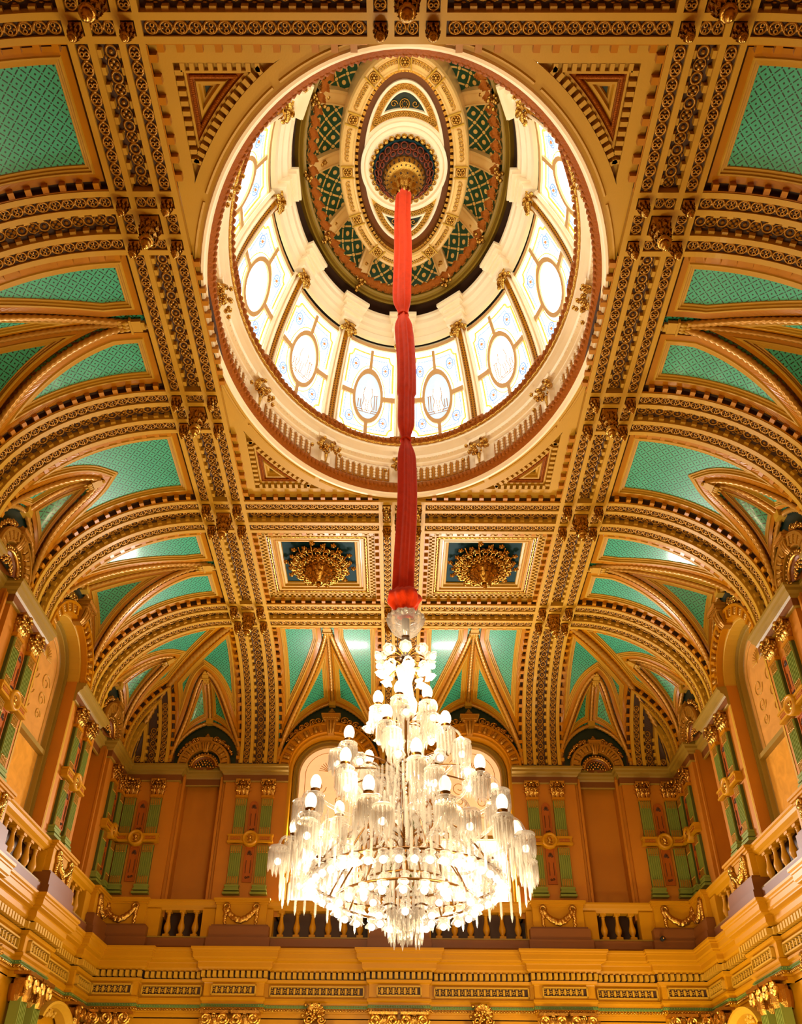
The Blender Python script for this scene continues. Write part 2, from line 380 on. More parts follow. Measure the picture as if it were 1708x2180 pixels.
# flat beams
segs = [(ROW[i]+HW, ROW[i+1]-HW) for i in range(4)]
segn = ['beside the near dome edge', 'beside the dome middle', 'beside the far dome edge', 'beside the teal coffers']
for sg, nm in ((-1, 'left'), (1, 'right')):
    for (a, b), sn in zip([(1.2, ROW[0]-HW)]+segs, ['above the dome']+segn):
        make_rib('ceiling_beam', 'flat gilt banded %s ceiling beam, %s' % (nm, sn), 'ceiling beam', 'flat ceiling beams', beam_map('y', sg*BX, a), b-a, 2, (sg*BX, (a+b)/2, ZT), None, (0, 1) if sg < 0 else (1, 0))
make_rib('ceiling_beam', 'flat gilt banded centre beam between the two teal coffers', 'ceiling beam', 'flat ceiling beams', beam_map('y', 0, segs[3][0]), segs[3][1]-segs[3][0], 2, (0, sum(segs[3])/2, ZT))
for i, rn in ((0, 'above the dome'), (3, 'at the dome far rim'), (4, 'at the head of the back cove')):
    if i == 0: parts = [(-BX+HW, -HW, 'left half'), (HW, BX-HW, 'right half')]
    else: parts = [(-BX+HW, -HW, 'left half'), (HW, BX-HW, 'right half')]
    for a, b, hn in parts:
        make_rib('ceiling_beam', 'flat gilt banded cross beam %s, %s' % (rn, hn), 'ceiling beam', 'flat ceiling beams', beam_map('x', a, ROW[i]), b-a, 2, ((a+b)/2, ROW[i], ZT))
# ---- pendants
def blob_leaves(mb, n, r, z, L, w, curl, tilt, m=0, ph=0.):
    for k in range(n):
        a = 2*pi*k/n+ph
        leaf(mb, L, w, curl, m, TR(0, 0, z) @ RZ(a) @ TR(0, -r, 0) @ RX(tilt))
def make_pendant(name, s, n):
    root = thing(name, '', 'pendant')
    b = MB(); lathe(b, [(.092*s, .11), (.092*s, -.02), (.105*s, -.035), (.1*s, -.06), (.07*s, -.12*s-.03), (.052*s, -.2*s-.02), (.03*s, -.26*s-.02)], 4, 0, RZ(pi/4)); b.build('stem_block', 'gold', root)
    l = MB()
    for z, r, L, k in ((-.02, .03, .13, 2), (-.09, .025, .12, 1.5), (-.16, .02, .1, 1.)):
        blob_leaves(l, n, r*s, (z-.0)*s-.02, L*s, .085*s, .075*s, pi*.66, 0, k)
    l.build('acanthus_leaves', 'gold', root, smooth=True)
    t = MB(); torus(t, .042*s, .018*s, 10, 5, T=TR(0, 0, -.245*s-.02)); ball(t, (0, 0, -.285*s-.02), .04*s, seg=8, rings=6); ball(t, (0, 0, -.33*s-.02), .018*s, seg=6, rings=4); t.build('tip_knob', 'gold', root, smooth=True)
    return root
PS = Proto(make_pendant('leaf_pendant', 1., 8)); PL = Proto(make_pendant('leaf_pendant', 1.85, 10))
def tile(x0, y0, where, central=False):
    root = thing('crossing_panel', 'square nine-cell ceiling panel, %s' % where, 'ceiling panel', (x0, y0, ZT), 0, 'beam crossing panels')
    b = MB(); W = [(-.487, -.405), (-.235, -.151), (.151, .235), (.405, .487)]
    for a, c in W:
        box(b, a, c, -.487, .487, 0, .25)
        for p, q in ((-.405, -.235), (-.151, .151), (.235, .405)): box(b, p, q, a, c, 0, .25)
    b.build('rib_grid', 'cream', root)
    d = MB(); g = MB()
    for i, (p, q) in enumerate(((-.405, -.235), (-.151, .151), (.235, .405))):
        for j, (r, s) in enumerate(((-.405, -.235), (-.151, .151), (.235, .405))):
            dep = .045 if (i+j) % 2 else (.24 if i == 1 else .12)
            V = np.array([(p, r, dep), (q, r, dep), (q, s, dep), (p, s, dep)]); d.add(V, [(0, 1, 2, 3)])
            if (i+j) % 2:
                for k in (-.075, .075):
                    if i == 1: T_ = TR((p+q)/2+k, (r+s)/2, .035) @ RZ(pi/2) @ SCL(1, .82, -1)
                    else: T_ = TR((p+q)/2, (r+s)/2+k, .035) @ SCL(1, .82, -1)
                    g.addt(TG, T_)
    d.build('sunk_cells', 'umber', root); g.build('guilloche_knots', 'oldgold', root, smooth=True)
    for cx, cxn in ((-.32, 'left'), (.32, 'right')):
        for cy, cyn in ((-.32, 'nearer'), (.32, 'farther')):
            PS.put((x0+cx, y0+cy, ZT+.02), 0, 'small gilt pendant, %s %s of four, %s' % (cyn, cxn, where), 'small gilt leaf pendants')
    PL.put((x0, y0, ZT+.04), 0, 'large gilt leaf pendant, %s' % where, 'large gilt leaf pendants')
for sg, nm in ((-1, 'left'), (1, 'right')):
    for i, y in enumerate(ROW): tile(sg*BX, y, '%s beam crossing %s' % (nm, ROWN[i]))
for i in (0, 3, 4): tile(0, ROW[i], 'centre crossing %s' % ROWN[i])
# ------------------------------------------------------------------ 2d inset machinery
def _off(pl, d, ext=2.5):
    pl = np.asarray(pl, float); t = np.gradient(pl, axis=0); t /= np.linalg.norm(t, axis=1)[:, None]+1e-12
    n = np.stack([-t[:, 1], t[:, 0]], 1); q = pl+n*d
    return np.vstack([q[0]-t[0]*ext, q, q[-1]+t[-1]*ext])
def _isect(A, B, near):
    best = None; bd = 1e9
    for i in range(len(A)-1):
        p, r = A[i], A[i+1]-A[i]
        Q = B[:-1]; S = B[1:]-B[:-1]
        den = r[0]*S[:, 1]-r[1]*S[:, 0]; den = np.where(abs(den) < 1e-12, 1e-12, den)
        qp = Q-p; t = (qp[:, 0]*S[:, 1]-qp[:, 1]*S[:, 0])/den; u = (qp[:, 0]*r[1]-qp[:, 1]*r[0])/den
        for j in np.where((t >= -1e-9) & (t <= 1+1e-9) & (u >= -1e-9) & (u <= 1+1e-9))[0]:
            pt = p+r*t[j]; dd = np.hypot(*(pt-near))
            if dd < bd: bd = dd; best = (pt, i+t[j], j+u[j])
    return best
def inset(sides, d, n=24):
    """sides: CCW list of polylines; returns list of polylines inset by d (resampled to n) or None"""
    if d == 0: O = [np.asarray(s, float) for s in sides]; cut = None
    else:
        O = [_off(s, d) for s in sides]; k = len(O); C = []
        for i in range(k):
            r = _isect(O[i-1], O[i], np.asarray(sides[i][0]))
            if r is None: return None
            C.append(r)
        R_ = []
        for i in range(k):
            a = C[i]; b = C[(i+1) % k]; pa, pb = a[2], b[1]
            if pb <= pa: return None
            mid = O[i][int(math.floor(pa))+1:int(math.floor(pb))+1]; R_.append(np.vstack([a[0][None], mid, b[0][None]]))
        O = R_
    out = []
    for s in O:
        L = np.concatenate([[0], np.cumsum(np.hypot(*np.diff(s, axis=0).T))])
        q = np.linspace(0, L[-1], n); out.append(np.stack([np.interp(q, L, s[:, 0]), np.interp(q, L, s[:, 1])], 1))
    return out
def ccw(sides):
    P = np.vstack([s[:-1] for s in sides]); x, y = P.T
    A = np.sum(x*np.roll(y, -1)-np.roll(x, -1)*y)
    return sides if A > 0 else [np.asarray(s)[::-1] for s in sides[::-1]]
def frame(mb, sides, prof, surf, n=24):
    """prof: list of (d, h, mat to next)"""
    sides = ccw(sides); prev = None
    for k, (d, h, m) in enumerate(prof):
        r = inset(sides, d, n)
        if r is None: return prev
        P = surf(np.vstack([q[:-1] for q in r]), h)
        if prev is not None:
            grid(mb, np.stack([prev[0], P], 1), prev[1], cu=True)
        prev = (P, m, r)
    return prev
# ------------------------------------------------------------------ vault bays
CEN = np.array([0, YC, 8.])
def vz(v): q = np.clip(1-v/VA, 0, 1); return ZS+VH*np.sqrt(np.clip(1-q*q, 0, 1))
def v_of_s(s): t = np.interp(s, S_V, _t); return VA*(1-np.cos(t)), ZS+VH*np.sin(t)
def s_of_v(v): t = np.arccos(np.clip(1-v/VA, -1, 1)); return np.interp(t, _t, S_V)
KF = .35
def ff(t): t = np.clip(np.abs(t), 0, 1); return np.sqrt(np.clip(1-((t+KF)/(1+KF))**2, 0, 1))/sqrt(1-(KF/(1+KF))**2)
def ornament_apex(mb, T_, s=1.):
    box(mb, -.10*s, .10*s, -.16*s, .02*s, -.03, .05, 0, T_); box(mb, -.13*s, .13*s, -.2*s, -.16*s, -.03, .07, 0, T_); box(mb, -.07*s, .07*s, .02*s, .09*s, -.02, .04, 0, T_)
    for k in (-1, 0, 1):
        ball(mb, (k*.06*s, -.27*s, .03), .05*s, seg=6, rings=4, T=T_, sq=(.8, 1.8, .6)); ball(mb, (k*.09*s, -.38*s, .02), .035*s, seg=6, rings=4, T=T_, sq=(.8, 1.6, .6))
    ball(mb, (0, .12*s, .03), .05*s, seg=6, rings=4, T=T_)
def bay(side, uc, w, large, label, mit=None):
    sgn = -1 if side == 'left' else 1
    hp0, hp1, vap = (1.90, 2.578, 2.8) if large else (1.26, 2.11, 1.25)
    def W3(u, v, z):
        x, y = wallxy(side, uc+u, v, SXv, SYv); return np.stack([x+0*u+0*v, y+0*u+0*v, z+0*u+0*v], -1)
    def P_(u, v): return ZS+(hp0+(hp1-hp0)*(1-(1-np.clip(v/vap, 0, 1))**2))*ff(u/w)
    def vgro(u):
        u = np.atleast_1d(np.asarray(u, float)); lo = np.zeros_like(u); hi = np.full_like(u, VA)
        for _ in range(40):
            m = (lo+hi)/2; c = vz(m) > P_(u, m); hi = np.where(c, m, hi); lo = np.where(c, lo, m)
        return np.where(np.abs(u) >= w, 0, (lo+hi)/2)
    def vtop(u):
        u = np.atleast_1d(np.asarray(u, float))
        if not mit: return np.full_like(u, VA)
        d = (SYv-(uc+u)) if side != 'back' else (SXv-np.abs(uc+u)); return np.clip(d, 0, VA)
    def nrm(fn, X, e=.004):
        a = fn(X+np.array([e, 0]))-fn(X-np.array([e, 0])); b = fn(X+np.array([0, e]))-fn(X-np.array([0, e]))
        n = np.cross(a, b); n /= np.linalg.norm(n, axis=1)[:, None]+1e-12; P = fn(X)
        s = np.sign(np.sum(n*(CEN-P), 1)); return P, n*s[:, None]
    def cove(X): v, z = v_of_s(np.clip(X[:, 1], 0, LV)); ex = np.minimum(X[:, 1], 0)+np.maximum(X[:, 1]-LV, 0); return W3(X[:, 0], v+np.maximum(X[:, 1]-LV, 0), z+np.minimum(X[:, 1], 0))
    def coveh(X, h): P, n = nrm(cove, X); return P+n*h
    # lunette arc-length table
    tt = np.linspace(0, 1, 300); hh_ = (hp0+hp1)/2; qa = np.concatenate([[0], np.cumsum(np.hypot(np.diff(tt*w), np.diff(hh_*ff(tt))))]); Q = qa[-1]
    def lunef(sg):
        def f(X):
            t = np.interp(X[:, 0], qa, tt)+np.minimum(X[:, 0], 0)/w; u = sg*w*t
            return W3(u, X[:, 1], P_(np.abs(u) if True else u, X[:, 1]))
        return f
    loc = W3(np.array(0.), np.array(0.), np.array(ZS))
    root = thing('vault_bay', label, 'vault', tuple(loc), 0, 'green panelled vault bays'); O = Vector(loc)
    # base green web
    us = np.unique(np.concatenate([np.linspace(-w-.03, w+.03, 33), [0]]))
    sg_ = s_of_v(vgro(us)); st = s_of_v(vtop(us)); st = np.maximum(st, sg_)
    tt2 = np.linspace(0, 1, 26)
    S = sg_[:, None]+(st-sg_)[:, None]*tt2[None]
    X = np.stack([np.repeat(us[:, None], 26, 1), S], -1).reshape(-1, 2)
    b = MB(); grid(b, cove(X).reshape(len(us), 26, 3), uv=X.reshape(len(us), 26, 2))
    for sg in (-1, 1):
        f = lunef(sg); q = np.linspace(0, Q, 22); t = np.interp(q, qa, tt); vg = vgro(w*t); V = vg[:, None]*np.linspace(0, 1, 16)[None]
        X = np.stack([np.repeat(q[:, None], 16, 1), V], -1).reshape(-1, 2); grid(b, f(X).reshape(22, 16, 3), uv=(X*np.array([sg, 1])).reshape(22, 16, 2))
    b.build('green_web', 'green', root, O, True)
    # frames
    ulin = np.linspace(0, 1, 40)
    g = lambda u: np.stack([u, s_of_v(vgro(u))], 1)
    e = w-.004
    def seg(a, c): return np.stack([np.linspace(a[0], c[0], 30), np.linspace(a[1], c[1], 30)], 1)
    def topline(a, c):
        u = np.linspace(a, c, 30); return np.stack([u, s_of_v(vtop(u))], 1)
    d1, d2 = (.17, .30) if large else (.17, .29)
    def prof(d1, d2, z=.05):
        D = d2-d1; return [(0, .0, 2), (.06, .0, 2), (.07, z, 0), (d1, z, 1), (d1+.12*D, z+.02, 1), (d1+.3*D, z+.02, 1), (d1+.34*D, z-.012, 1), (d1+.6*D, z-.008, 1), (d1+.66*D, z-.035, 1), (d1+.95*D, z-.03, 1), (d2, .0, 1)]
    fr = []
    if large:
        for sg in (-1, 1):
            apx = .10
            sides = [seg((sg*e, .02), (sg*e, LV)), seg((sg*e, LV), (sg*apx, LV)), g(sg*(apx+(e-apx)*ulin))]
            if s_of_v(vgro(np.array([apx])))[0] < LV-.05: sides.insert(2, seg((sg*apx, LV), (sg*apx, float(s_of_v(vgro(np.array([apx])))[0]))))
            fr.append((sides, coveh, d1, d2))
    else:
        tl, tr = float(s_of_v(vtop(-e))[0]), float(s_of_v(vtop(e))[0])
        gl = g(-e+e*ulin); gr = g(e*ulin)
        fr.append(([seg((-e, tl), (-e, .02)), gl, gr, seg((e, .02), (e, tr)), topline(e, -e)], coveh, d1, d2))
    for sides, sf, a, c in fr:
        m = MB(); frame(m, sides, prof(a, c), sf, 26); m.build('panel_moulding', ['ochre', 'cream', 'ochre_dark'], root, O)
    for sg in (-1, 1):
        f = lunef(sg); fh = lambda X, h, f=f: (lambda Pn: Pn[0]+Pn[1]*h)(nrm(f, X))
        va = float(vgro(np.array([.001]))[0]); qs = np.linspace(.0, Q, 40); gv = vgro(w*np.interp(qs, qa, tt))
        gcurve = np.stack([qs, gv], 1); gcurve[-1, 1] = .0
        sides = [seg((.0, .0), (.0, va)), gcurve, seg((Q, 0), (0, 0))]
        m = MB(); a, c = (.13, .25) if large else (.12, .19)
        frame(m, sides, prof(a, c, .04), fh, 26); m.build('panel_moulding', ['ochre', 'cream', 'ochre_dark'], root, O)
    # ropes
    uu = np.concatenate([np.linspace(-w+.001, -w*.9, 16)[:-1], np.linspace(-w*.9, w*.9, 90), np.linspace(w*.9, w-.001, 16)[1:]])
    for half in (-1, 1):
        q = uu[uu*half >= 0]; v = vgro(q); G = W3(q, v, vz(v)); G = G+(CEN-G)/np.linalg.norm(CEN-G, axis=1)[:, None]*.07
        L = np.concatenate([[0], np.cumsum(np.linalg.norm(np.diff(G, axis=0), axis=1))]); k = int(L[-1]/.022); s = np.linspace(0, L[-1], k)
        G = np.stack([np.interp(s, L, G[:, i]) for i in range(3)], 1)
        m = MB(); tube(m, G, .056 if large else .05, 9, twist=58, amp=.2, lob=3); m.build('groin_rope', 'ropegold', root, O, True)
        G = W3(q, .05+0*q, P_(q, 0*q)-.03); L = np.concatenate([[0], np.cumsum(np.linalg.norm(np.diff(G, axis=0), axis=1))]); s = np.linspace(0, L[-1], int(L[-1]/.022))
        G = np.stack([np.interp(s, L, G[:, i]) for i in range(3)], 1)
        m = MB(); tube(m, G, .052, 9, twist=58, amp=.2, lob=3); m.build('wall_arch_rope', 'ropegold', root, O, True)
    va = float(vgro(np.array([0.]))[0]); v = np.linspace(.05, va-.1, int(va/.022)); G = W3(0*v, v, P_(0*v, v)-.07)
    m = MB(); tube(m, G, .046, 9, twist=58, amp=.2, lob=3); m.build('ridge_rope', 'ropegold', root, O, True)
    # apex ornament, oriented in cove frame: local x=u, y=along s up, z = normal
    m = MB(); s0 = float(s_of_v(np.array([va]))[0])
    def TA(V, s0=s0): X = np.stack([V[:, 0], np.clip(s0-.02+V[:, 1]*.9, 0, LV)], 1); P, n = nrm(cove, X); return P+n*(V[:, 2:3]+.08)
    ornament_apex(m, TA, 1. if large else .8)
    p0 = W3(np.array(0.), np.array(.05), P_(np.array(0.), np.array(.05)))
    box(m, p0[0]-.09, p0[0]+.09, p0[1]-.09, p0[1]+.09, p0[2]-.16, p0[2]+.0)
    m.build('apex_bracket', 'cream', root, O)
    # tympanum (dark green wall inside the lunette), with round-headed hole for windows
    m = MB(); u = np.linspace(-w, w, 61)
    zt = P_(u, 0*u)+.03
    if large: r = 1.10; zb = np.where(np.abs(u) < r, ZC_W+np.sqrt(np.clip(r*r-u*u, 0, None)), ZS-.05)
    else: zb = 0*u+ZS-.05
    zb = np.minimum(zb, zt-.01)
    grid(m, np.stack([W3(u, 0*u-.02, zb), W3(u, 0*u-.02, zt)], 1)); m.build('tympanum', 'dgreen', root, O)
    return root
ZC_W = Z(.793)        # centre height of the round window heads
gap = lambda a, b: ((a+b)/2, (b-a)/2-HW)
BN = {0: ('small', 'beside the near dome edge'), 1: ('large', 'beside the dome middle'), 2: ('small', 'beside the far dome edge'), 3: ('large', 'level with the teal coffers')}
for side in ('left', 'right'):
    for i in range(4):
        c, w = gap(ROW[i], ROW[i+1]); bay(side, c, w, i % 2 == 1, '%s green lattice vault bay on the %s cove, %s' % (BN[i][0], side, BN[i][1]))
    c, w = gap(ROW[4], CY); bay(side, c, w, False, 'green lattice vault bay on the %s cove at the back corner' % side, mit=True)
bay('back', -1.871, (3.742-2*HW)/2, True, 'large green lattice vault bay over the left arched window of the back wall')
bay('back', 1.871, (3.742-2*HW)/2, True, 'large green lattice vault bay over the right arched window of the back wall')
for sg, nm in ((-1, 'left'), (1, 'right')):
    c, w = gap(BX, CX); bay('back', sg*c, w, False, 'green lattice vault bay over the %s niche of the back wall' % nm, mit=True)
# mitre ribs at the two back corners
for sg, nm in ((-1, 'left'), (1, 'right')):
    root = thing('mitre_rib', 'diagonal ochre rope rib climbing the %s back corner of the vault' % nm, 'ceiling rib', (sg*SXv, SYv, ZS), 0, 'corner mitre ribs'); O = Vector((sg*SXv, SYv, ZS))
    t = np.linspace(.05, pi/2, 240); v = VA*(1-np.cos(t)); z = ZS+VH*np.sin(t); G = np.stack([sg*(SXv-v), SYv-v, z], 1)
    n = np.stack([-sg*np.cos(t)*.75, -np.cos(t)*.75, -np.sin(t)], 1); n /= np.linalg.norm(n, axis=1)[:, None]; bx_ = np.tile(np.array([[.7071*1, -.7071*sg, 0]]), (240, 1))
    m = MB(); grid(m, np.stack([G+n*h+bx_*c for c, h in ((-.25, -.05), (-.22, .08), (-.13, .10), (-.12, .04), (.12, .04), (.13, .10), (.22, .08), (.25, -.05))], 1)); m.build('flat_band', 'ochre', root, O)
    for c in (0,):
        m = MB(); tube(m, G+n*.09+bx_*c, .075, 9, twist=44, amp=.2, lob=3); m.build('rope', 'ropegold', root, O, True)
    # wall remnant behind the corner strips
    m = MB(); t = np.linspace(0, pi/2, 30)
    for k in (0, 1):
        P = []
        for a in t:
            v = VA*(1-cos(a)); z = ZS+VH*sin(a); row = []
            for j in range(5):
                c = v+(1.05-v)*j/4 if v < 1.05 else v
                row.append((sg*(SXv-c), SYv-v, z) if k == 0 else (sg*(SXv-v), SYv-c, z))
            P.append(row)
        grid(m, P)
    m.build('corner_web', 'ochre', root, O)
# ------------------------------------------------------------------ flat ceiling
ceil = bpy.data.objects.new('ceiling', None); COL.objects.link(ceil); struct(ceil)
m = MB()
EA, EB = 3.25, 4.07
y0, y1 = ROW[0]+.49, ROW[3]-.49; x1 = BX-.49
ym = (y0+y1)/2; hy = (y1-y0)/2
ph = np.unique(np.concatenate([np.linspace(0, 2*pi, 289)]+[[atan2(s*q, c*p) % (2*pi)] for s in (-1, 1) for c in (-1, 1) for p, q in ((x1, hy), (x1-.26, hy-.26))]))
def rel(a, b): return 1/np.sqrt((np.cos(ph)/a)**2+(np.sin(ph)/b)**2)
def rre(a, b): return np.minimum(a/np.maximum(np.abs(np.cos(ph)), 1e-9), b/np.maximum(np.abs(np.sin(ph)), 1e-9))
ra, rb, rc, rd = rel(EA, EB), rel(EA+.30, EB+.30), rre(x1-.26, hy-.26), rre(x1, hy)
Pp = lambda r: np.stack([r*np.cos(ph), YC+r*np.sin(ph), 0*ph+ZP], 1)
grid(m, np.stack([Pp(ra), Pp(np.minimum(rb, rd))], 1)); grid(m, np.stack([Pp(np.minimum(np.maximum(rb, rc), rd)), Pp(rd)], 1))
o = m.build('dome_bay_soffit', 'cream', ceil)
# near part of the ceiling above / behind the camera
m = MB(); box(m, -7.2, 7.2, -3, ROW[0]-.49, ZP+.02, ZP+.2); m.build('near_ceiling', 'ochre', ceil)
m = MB()
for sx in (-1, 1):
    for i in (0,): pass
# raised fillets around the oculus
def plane(z): return lambda X, h: np.stack([X[:, 0], X[:, 1], z-h+0*X[:, 0]], 1)
def ell(a, b, a0, a1, n=40): t = np.linspace(a0, a1, n); return np.stack([a*np.cos(t), YC+b*np.sin(t)], 1)
m = MB()
for q in range(4):
    for k in range(3):
        a0 = q*pi/2+.04+k*(pi/2-.04)/3; a1 = a0+(pi/2-.08)/3-.02
        P = np.stack([(EA+.115)*np.cos(np.linspace(a0, a1, 24)), YC+(EB+.10)*np.sin(np.linspace(a0, a1, 24)), 0*np.linspace(a0, a1, 24)+ZP], 1); tube(m, P, .025, 5)
m.build('oculus_fillets', 'cream', ceil)
# four triangular corner coffers
for sx in (-1, 1):
    for sy in (-1, 1):
        root = thing('corner_coffer', 'small three-sided dark green coffer between beams and oculus, %s %s' % ('near' if sy < 0 else 'far', 'left' if sx < 0 else 'right'), 'ceiling coffer', (sx*2.8, YC+sy*3.6, ZP), 0, 'corner coffers'); O = Vector((sx*2.8, YC+sy*3.6, ZP))
        a, b_ = EA+.30, EB+.30; cx, cy = x1-.26, hy-.26; cyy = cy
        tA = math.acos(min(1, cx/a)); tB = math.asin(min(1, cyy/b_))
        arc = np.stack([sx*a*np.cos(np.linspace(tA, tB, 40)), YC+sy*b_*np.sin(np.linspace(tA, tB, 40))], 1)
        C0 = np.array([sx*cx, YC+sy*cyy]); seg2 = lambda p, q: np.stack([np.linspace(p[0], q[0], 30), np.linspace(p[1], q[1], 30)], 1)
        sides = [arc, seg2(arc[-1], C0), seg2(C0, arc[0])]
        sd = ccw(sides)
        m = MB(); fr_ = frame(m, sides, [(0, .0, 0), (.0, -.10, 0), (.10, -.10, 0), (.11, -.05, 0), (.14, -.05, 1), (.15, -.08, 1), (.22, -.10, 0), (.24, -.06, 0), (.27, -.06, 0), (.29, -.12, 0), (.315, -.12, 0), (.33, -.17, 0), (.36, -.17, 2), (.365, -.25, 2)], plane(ZP), 24)
        cc = fr_[0].mean(0); n0 = m.n; m.add(np.vstack([fr_[0], cc]), [(i, (i+1) % len(fr_[0]), len(fr_[0])) for i in range(len(fr_[0]))], 2)
        q_ = np.vstack([s_[:-1] for s_ in sd]); m.add(np.hstack([q_, np.full((len(q_), 1), ZP+.27)]), [tuple(range(len(q_)))], 2)
        m.build('stepped_coffer', ['cream', 'leafbrown', 'dgreen'], root, O)
        m = MB(); r = inset(sd, .055, 80)
        for s in r:
            L = np.hypot(*np.diff(s, axis=0).T).sum(); n = int(L/.115)
            for i in range(n):
                f = (i+.5)/n*(len(s)-1); j = int(f); p = s[j]+(s[min(j+1, len(s)-1)]-s[j])*(f-j); d = s[min(j+1, len(s)-1)]-s[j]; box(m, -.03, .03, -.05, .05, -.10, .0, 0, TR(p[0], p[1], ZP+.0) @ RZ(atan2(d[1], d[0])) @ SCL(1, 1, -1))
        m.build('dentils', 'cream', root, O)
        m = MB(); r2 = inset(sd, .185, 60)
        if r2:
            for s in r2:
                for p in s[::2]: ball(m, (p[0], p[1], ZP+.07), .028, seg=5, rings=3)
            m.build('leaf_band', 'leafbrown', root, O, True)
# two teal coffers with gilt baskets
def make_basket():
    root = thing('gilt_ceiling_basket', '', 'ceiling ornament')
    b = MB()
    lathe(b, [(.10, .1), (.30, .02), (.36, -.08), (.30, -.2), (.2, -.36), (.12, -.46), (.05, -.52)], 20, 0, lobes=(10, .06)); b.build('core', 'gold', root, smooth=True)
    b = MB()
    for k in range(14):
        a = 2*pi*k/14; T_ = RZ(a)
        P = [(.28, 0, -.06), (.42, 0, -.14), (.56, 0, -.12), (.66, 0, -.04), (.72, 0, .04)]; P = np.array(P); t = np.linspace(0, 4, 12); P = np.stack([np.interp(t, range(5), P[:, i]) for i in range(3)], 1)
        tube(b, P, .02, 5, T=T_)
        for sg in (-1, 1):
            S_ = spiral(.075, 1.3, 12, sg); S_ = np.stack([S_[:, 0]+.60, S_[:, 1]+sg*.07, S_[:, 2]-.07], 1); tube(b, S_, .017, 4, T=T_)
            S_ = spiral(.055, 1.2, 10, -sg); S_ = np.stack([S_[:, 0]+.45, S_[:, 1]+sg*.055, S_[:, 2]-.12], 1); tube(b, S_, .015, 4, T=T_)
    b.build('scroll_arms', 'gold', root, smooth=True)
    b = MB()
    for k in range(20):
        a = 2*pi*(k+.5)/20; R_ = .68 if k % 2 else .77
        ball(b, (R_*cos(a), R_*sin(a), -.02), .045, seg=7, rings=5)
        for j in range(5): ball(b, (R_*cos(a)+.045*cos(j*1.257), R_*sin(a)+.045*sin(j*1.257), -.01), .028, seg=5, rings=3)
        for r_, z_ in ((.60, -.07), (.5, -.14), (.40, -.18)): ball(b, (r_*cos(a+.15), r_*sin(a+.15), z_), .042, seg=6, rings=4)
        torus(b, .055, .015, 9, 4, T=TR(.57*cos(a+.157), .57*sin(a+.157), -.12)); torus(b, .045, .013, 8, 4, T=TR(.45*cos(a), .45*sin(a), -.17))
    blob_leaves(b, 20, .46, .0, .30, .13, .10, pi*.46, 0, .05); blob_leaves(b, 16, .34, -.07, .30, .13, .10, pi*.55)
    b.build('flower_knobs', 'gold', root, smooth=True)
    b = MB()
    for z, r, L, n, w_ in ((-.02, .26, .22, 14, .12), (-.14, .26, .20, 12, .11), (-.26, .20, .18, 10, .10), (-.36, .13, .15, 8, .08)): blob_leaves(b, n, r, z, L, w_, .10, pi*.75, 0, z*9)
    blob_leaves(b, 16, .34, -.02, .30, .12, .08, pi*.55)
    b.build('acanthus_tiers', 'gold', root, smooth=True)
    b = MB(); torus(b, .07, .03, 12, 5, T=TR(0, 0, -.5)); blob_leaves(b, 6, .02, -.5, .10, .06, .05, pi*.8); ball(b, (0, 0, -.58), .05); ball(b, (0, 0, -.64), .025); b.build('tip_knob', 'gold', root, smooth=True)
    return root
PB = Proto(make_basket())
for sg, nm in ((-1, 'left'), (1, 'right')):
    xa, xb = (HW, x1+.005) if sg > 0 else (-x1-.005, -HW); ya, yb = ROW[3]+HW, ROW[4]-HW; cx, cy = (xa+xb)/2, (ya+yb)/2
    root = thing('ceiling_coffer', 'rectangular teal ceiling coffer with stepped gilt frame, %s of the red sleeve' % nm, 'ceiling coffer', (cx, cy, ZP), 0, 'teal coffers'); O = Vector((cx, cy, ZP))
    sg2 = lambda p, q: np.stack([np.linspace(p[0], q[0], 12), np.linspace(p[1], q[1], 12)], 1)
    sides = [sg2((xa, ya), (xb, ya)), sg2((xb, ya), (xb, yb)), sg2((xb, yb), (xa, yb)), sg2((xa, yb), (xa, ya))]
    m = MB(); F_ = frame(m, sides, [(0, .0, 0), (.12, .0, 0), (.12, -.10, 2), (.24, -.10, 0), (.24, -.03, 0), (.27, -.03, 0), (.27, -.05, 1), (.35, -.07, 0), (.36, -.04, 0), (.41, -.04, 0), (.42, -.08, 1), (.45, -.08, 0), (.46, -.06, 0), (.50, -.06, 0), (.51, -.10, 0), (.56, -.11, 0), (.57, -.15, 3)], plane(ZP), 12)
    p = F_[0]; m.add([(cx-.82 if 0 else xa+.57, ya+.57, ZP+.15), (xb-.57, ya+.57, ZP+.15), (xb-.57, yb-.57, ZP+.15), (xa+.57, yb-.57, ZP+.15)], [(0, 1, 2, 3)], 3)
    m.build('stepped_frame', ['cream', 'ochre', 'umber', 'teal'], root, O)
    m = MB(); m2 = MB()
    for s in inset(sides, .18, 60):
        d = s[-1]-s[0]; L = np.hypot(*d); d /= L; n = int(L/.11)
        for i in range(n+1):
            p = s[0]+d*L*i/n
            for k, o_ in ((0, -.03), (1, .03)):
                q = p+np.array([-d[1], d[0]])*o_+d*(.055*k); box(m, -.027, .027, -.03, .03, .02, .10, 0, TR(q[0], q[1], ZP) @ RZ(atan2(d[1], d[0])))
    m.build('dentil_checker', 'cream', root, O)
    for s in inset(sides, .31, 40):
        tube(m2, np.stack([np.interp(np.linspace(0, 39, 110), range(40), s[:, 0]), np.interp(np.linspace(0, 39, 110), range(40), s[:, 1]), np.full(110, ZP+.05)], 1), .03, 6, twist=60, amp=.3, lob=2)
    m2.build('rope_moulding', 'gold', root, O, True)
    PB.put((cx, cy, ZP+.06), 0, 'gilt openwork acanthus basket hanging in the %s teal coffer' % nm, 'gilt ceiling baskets')
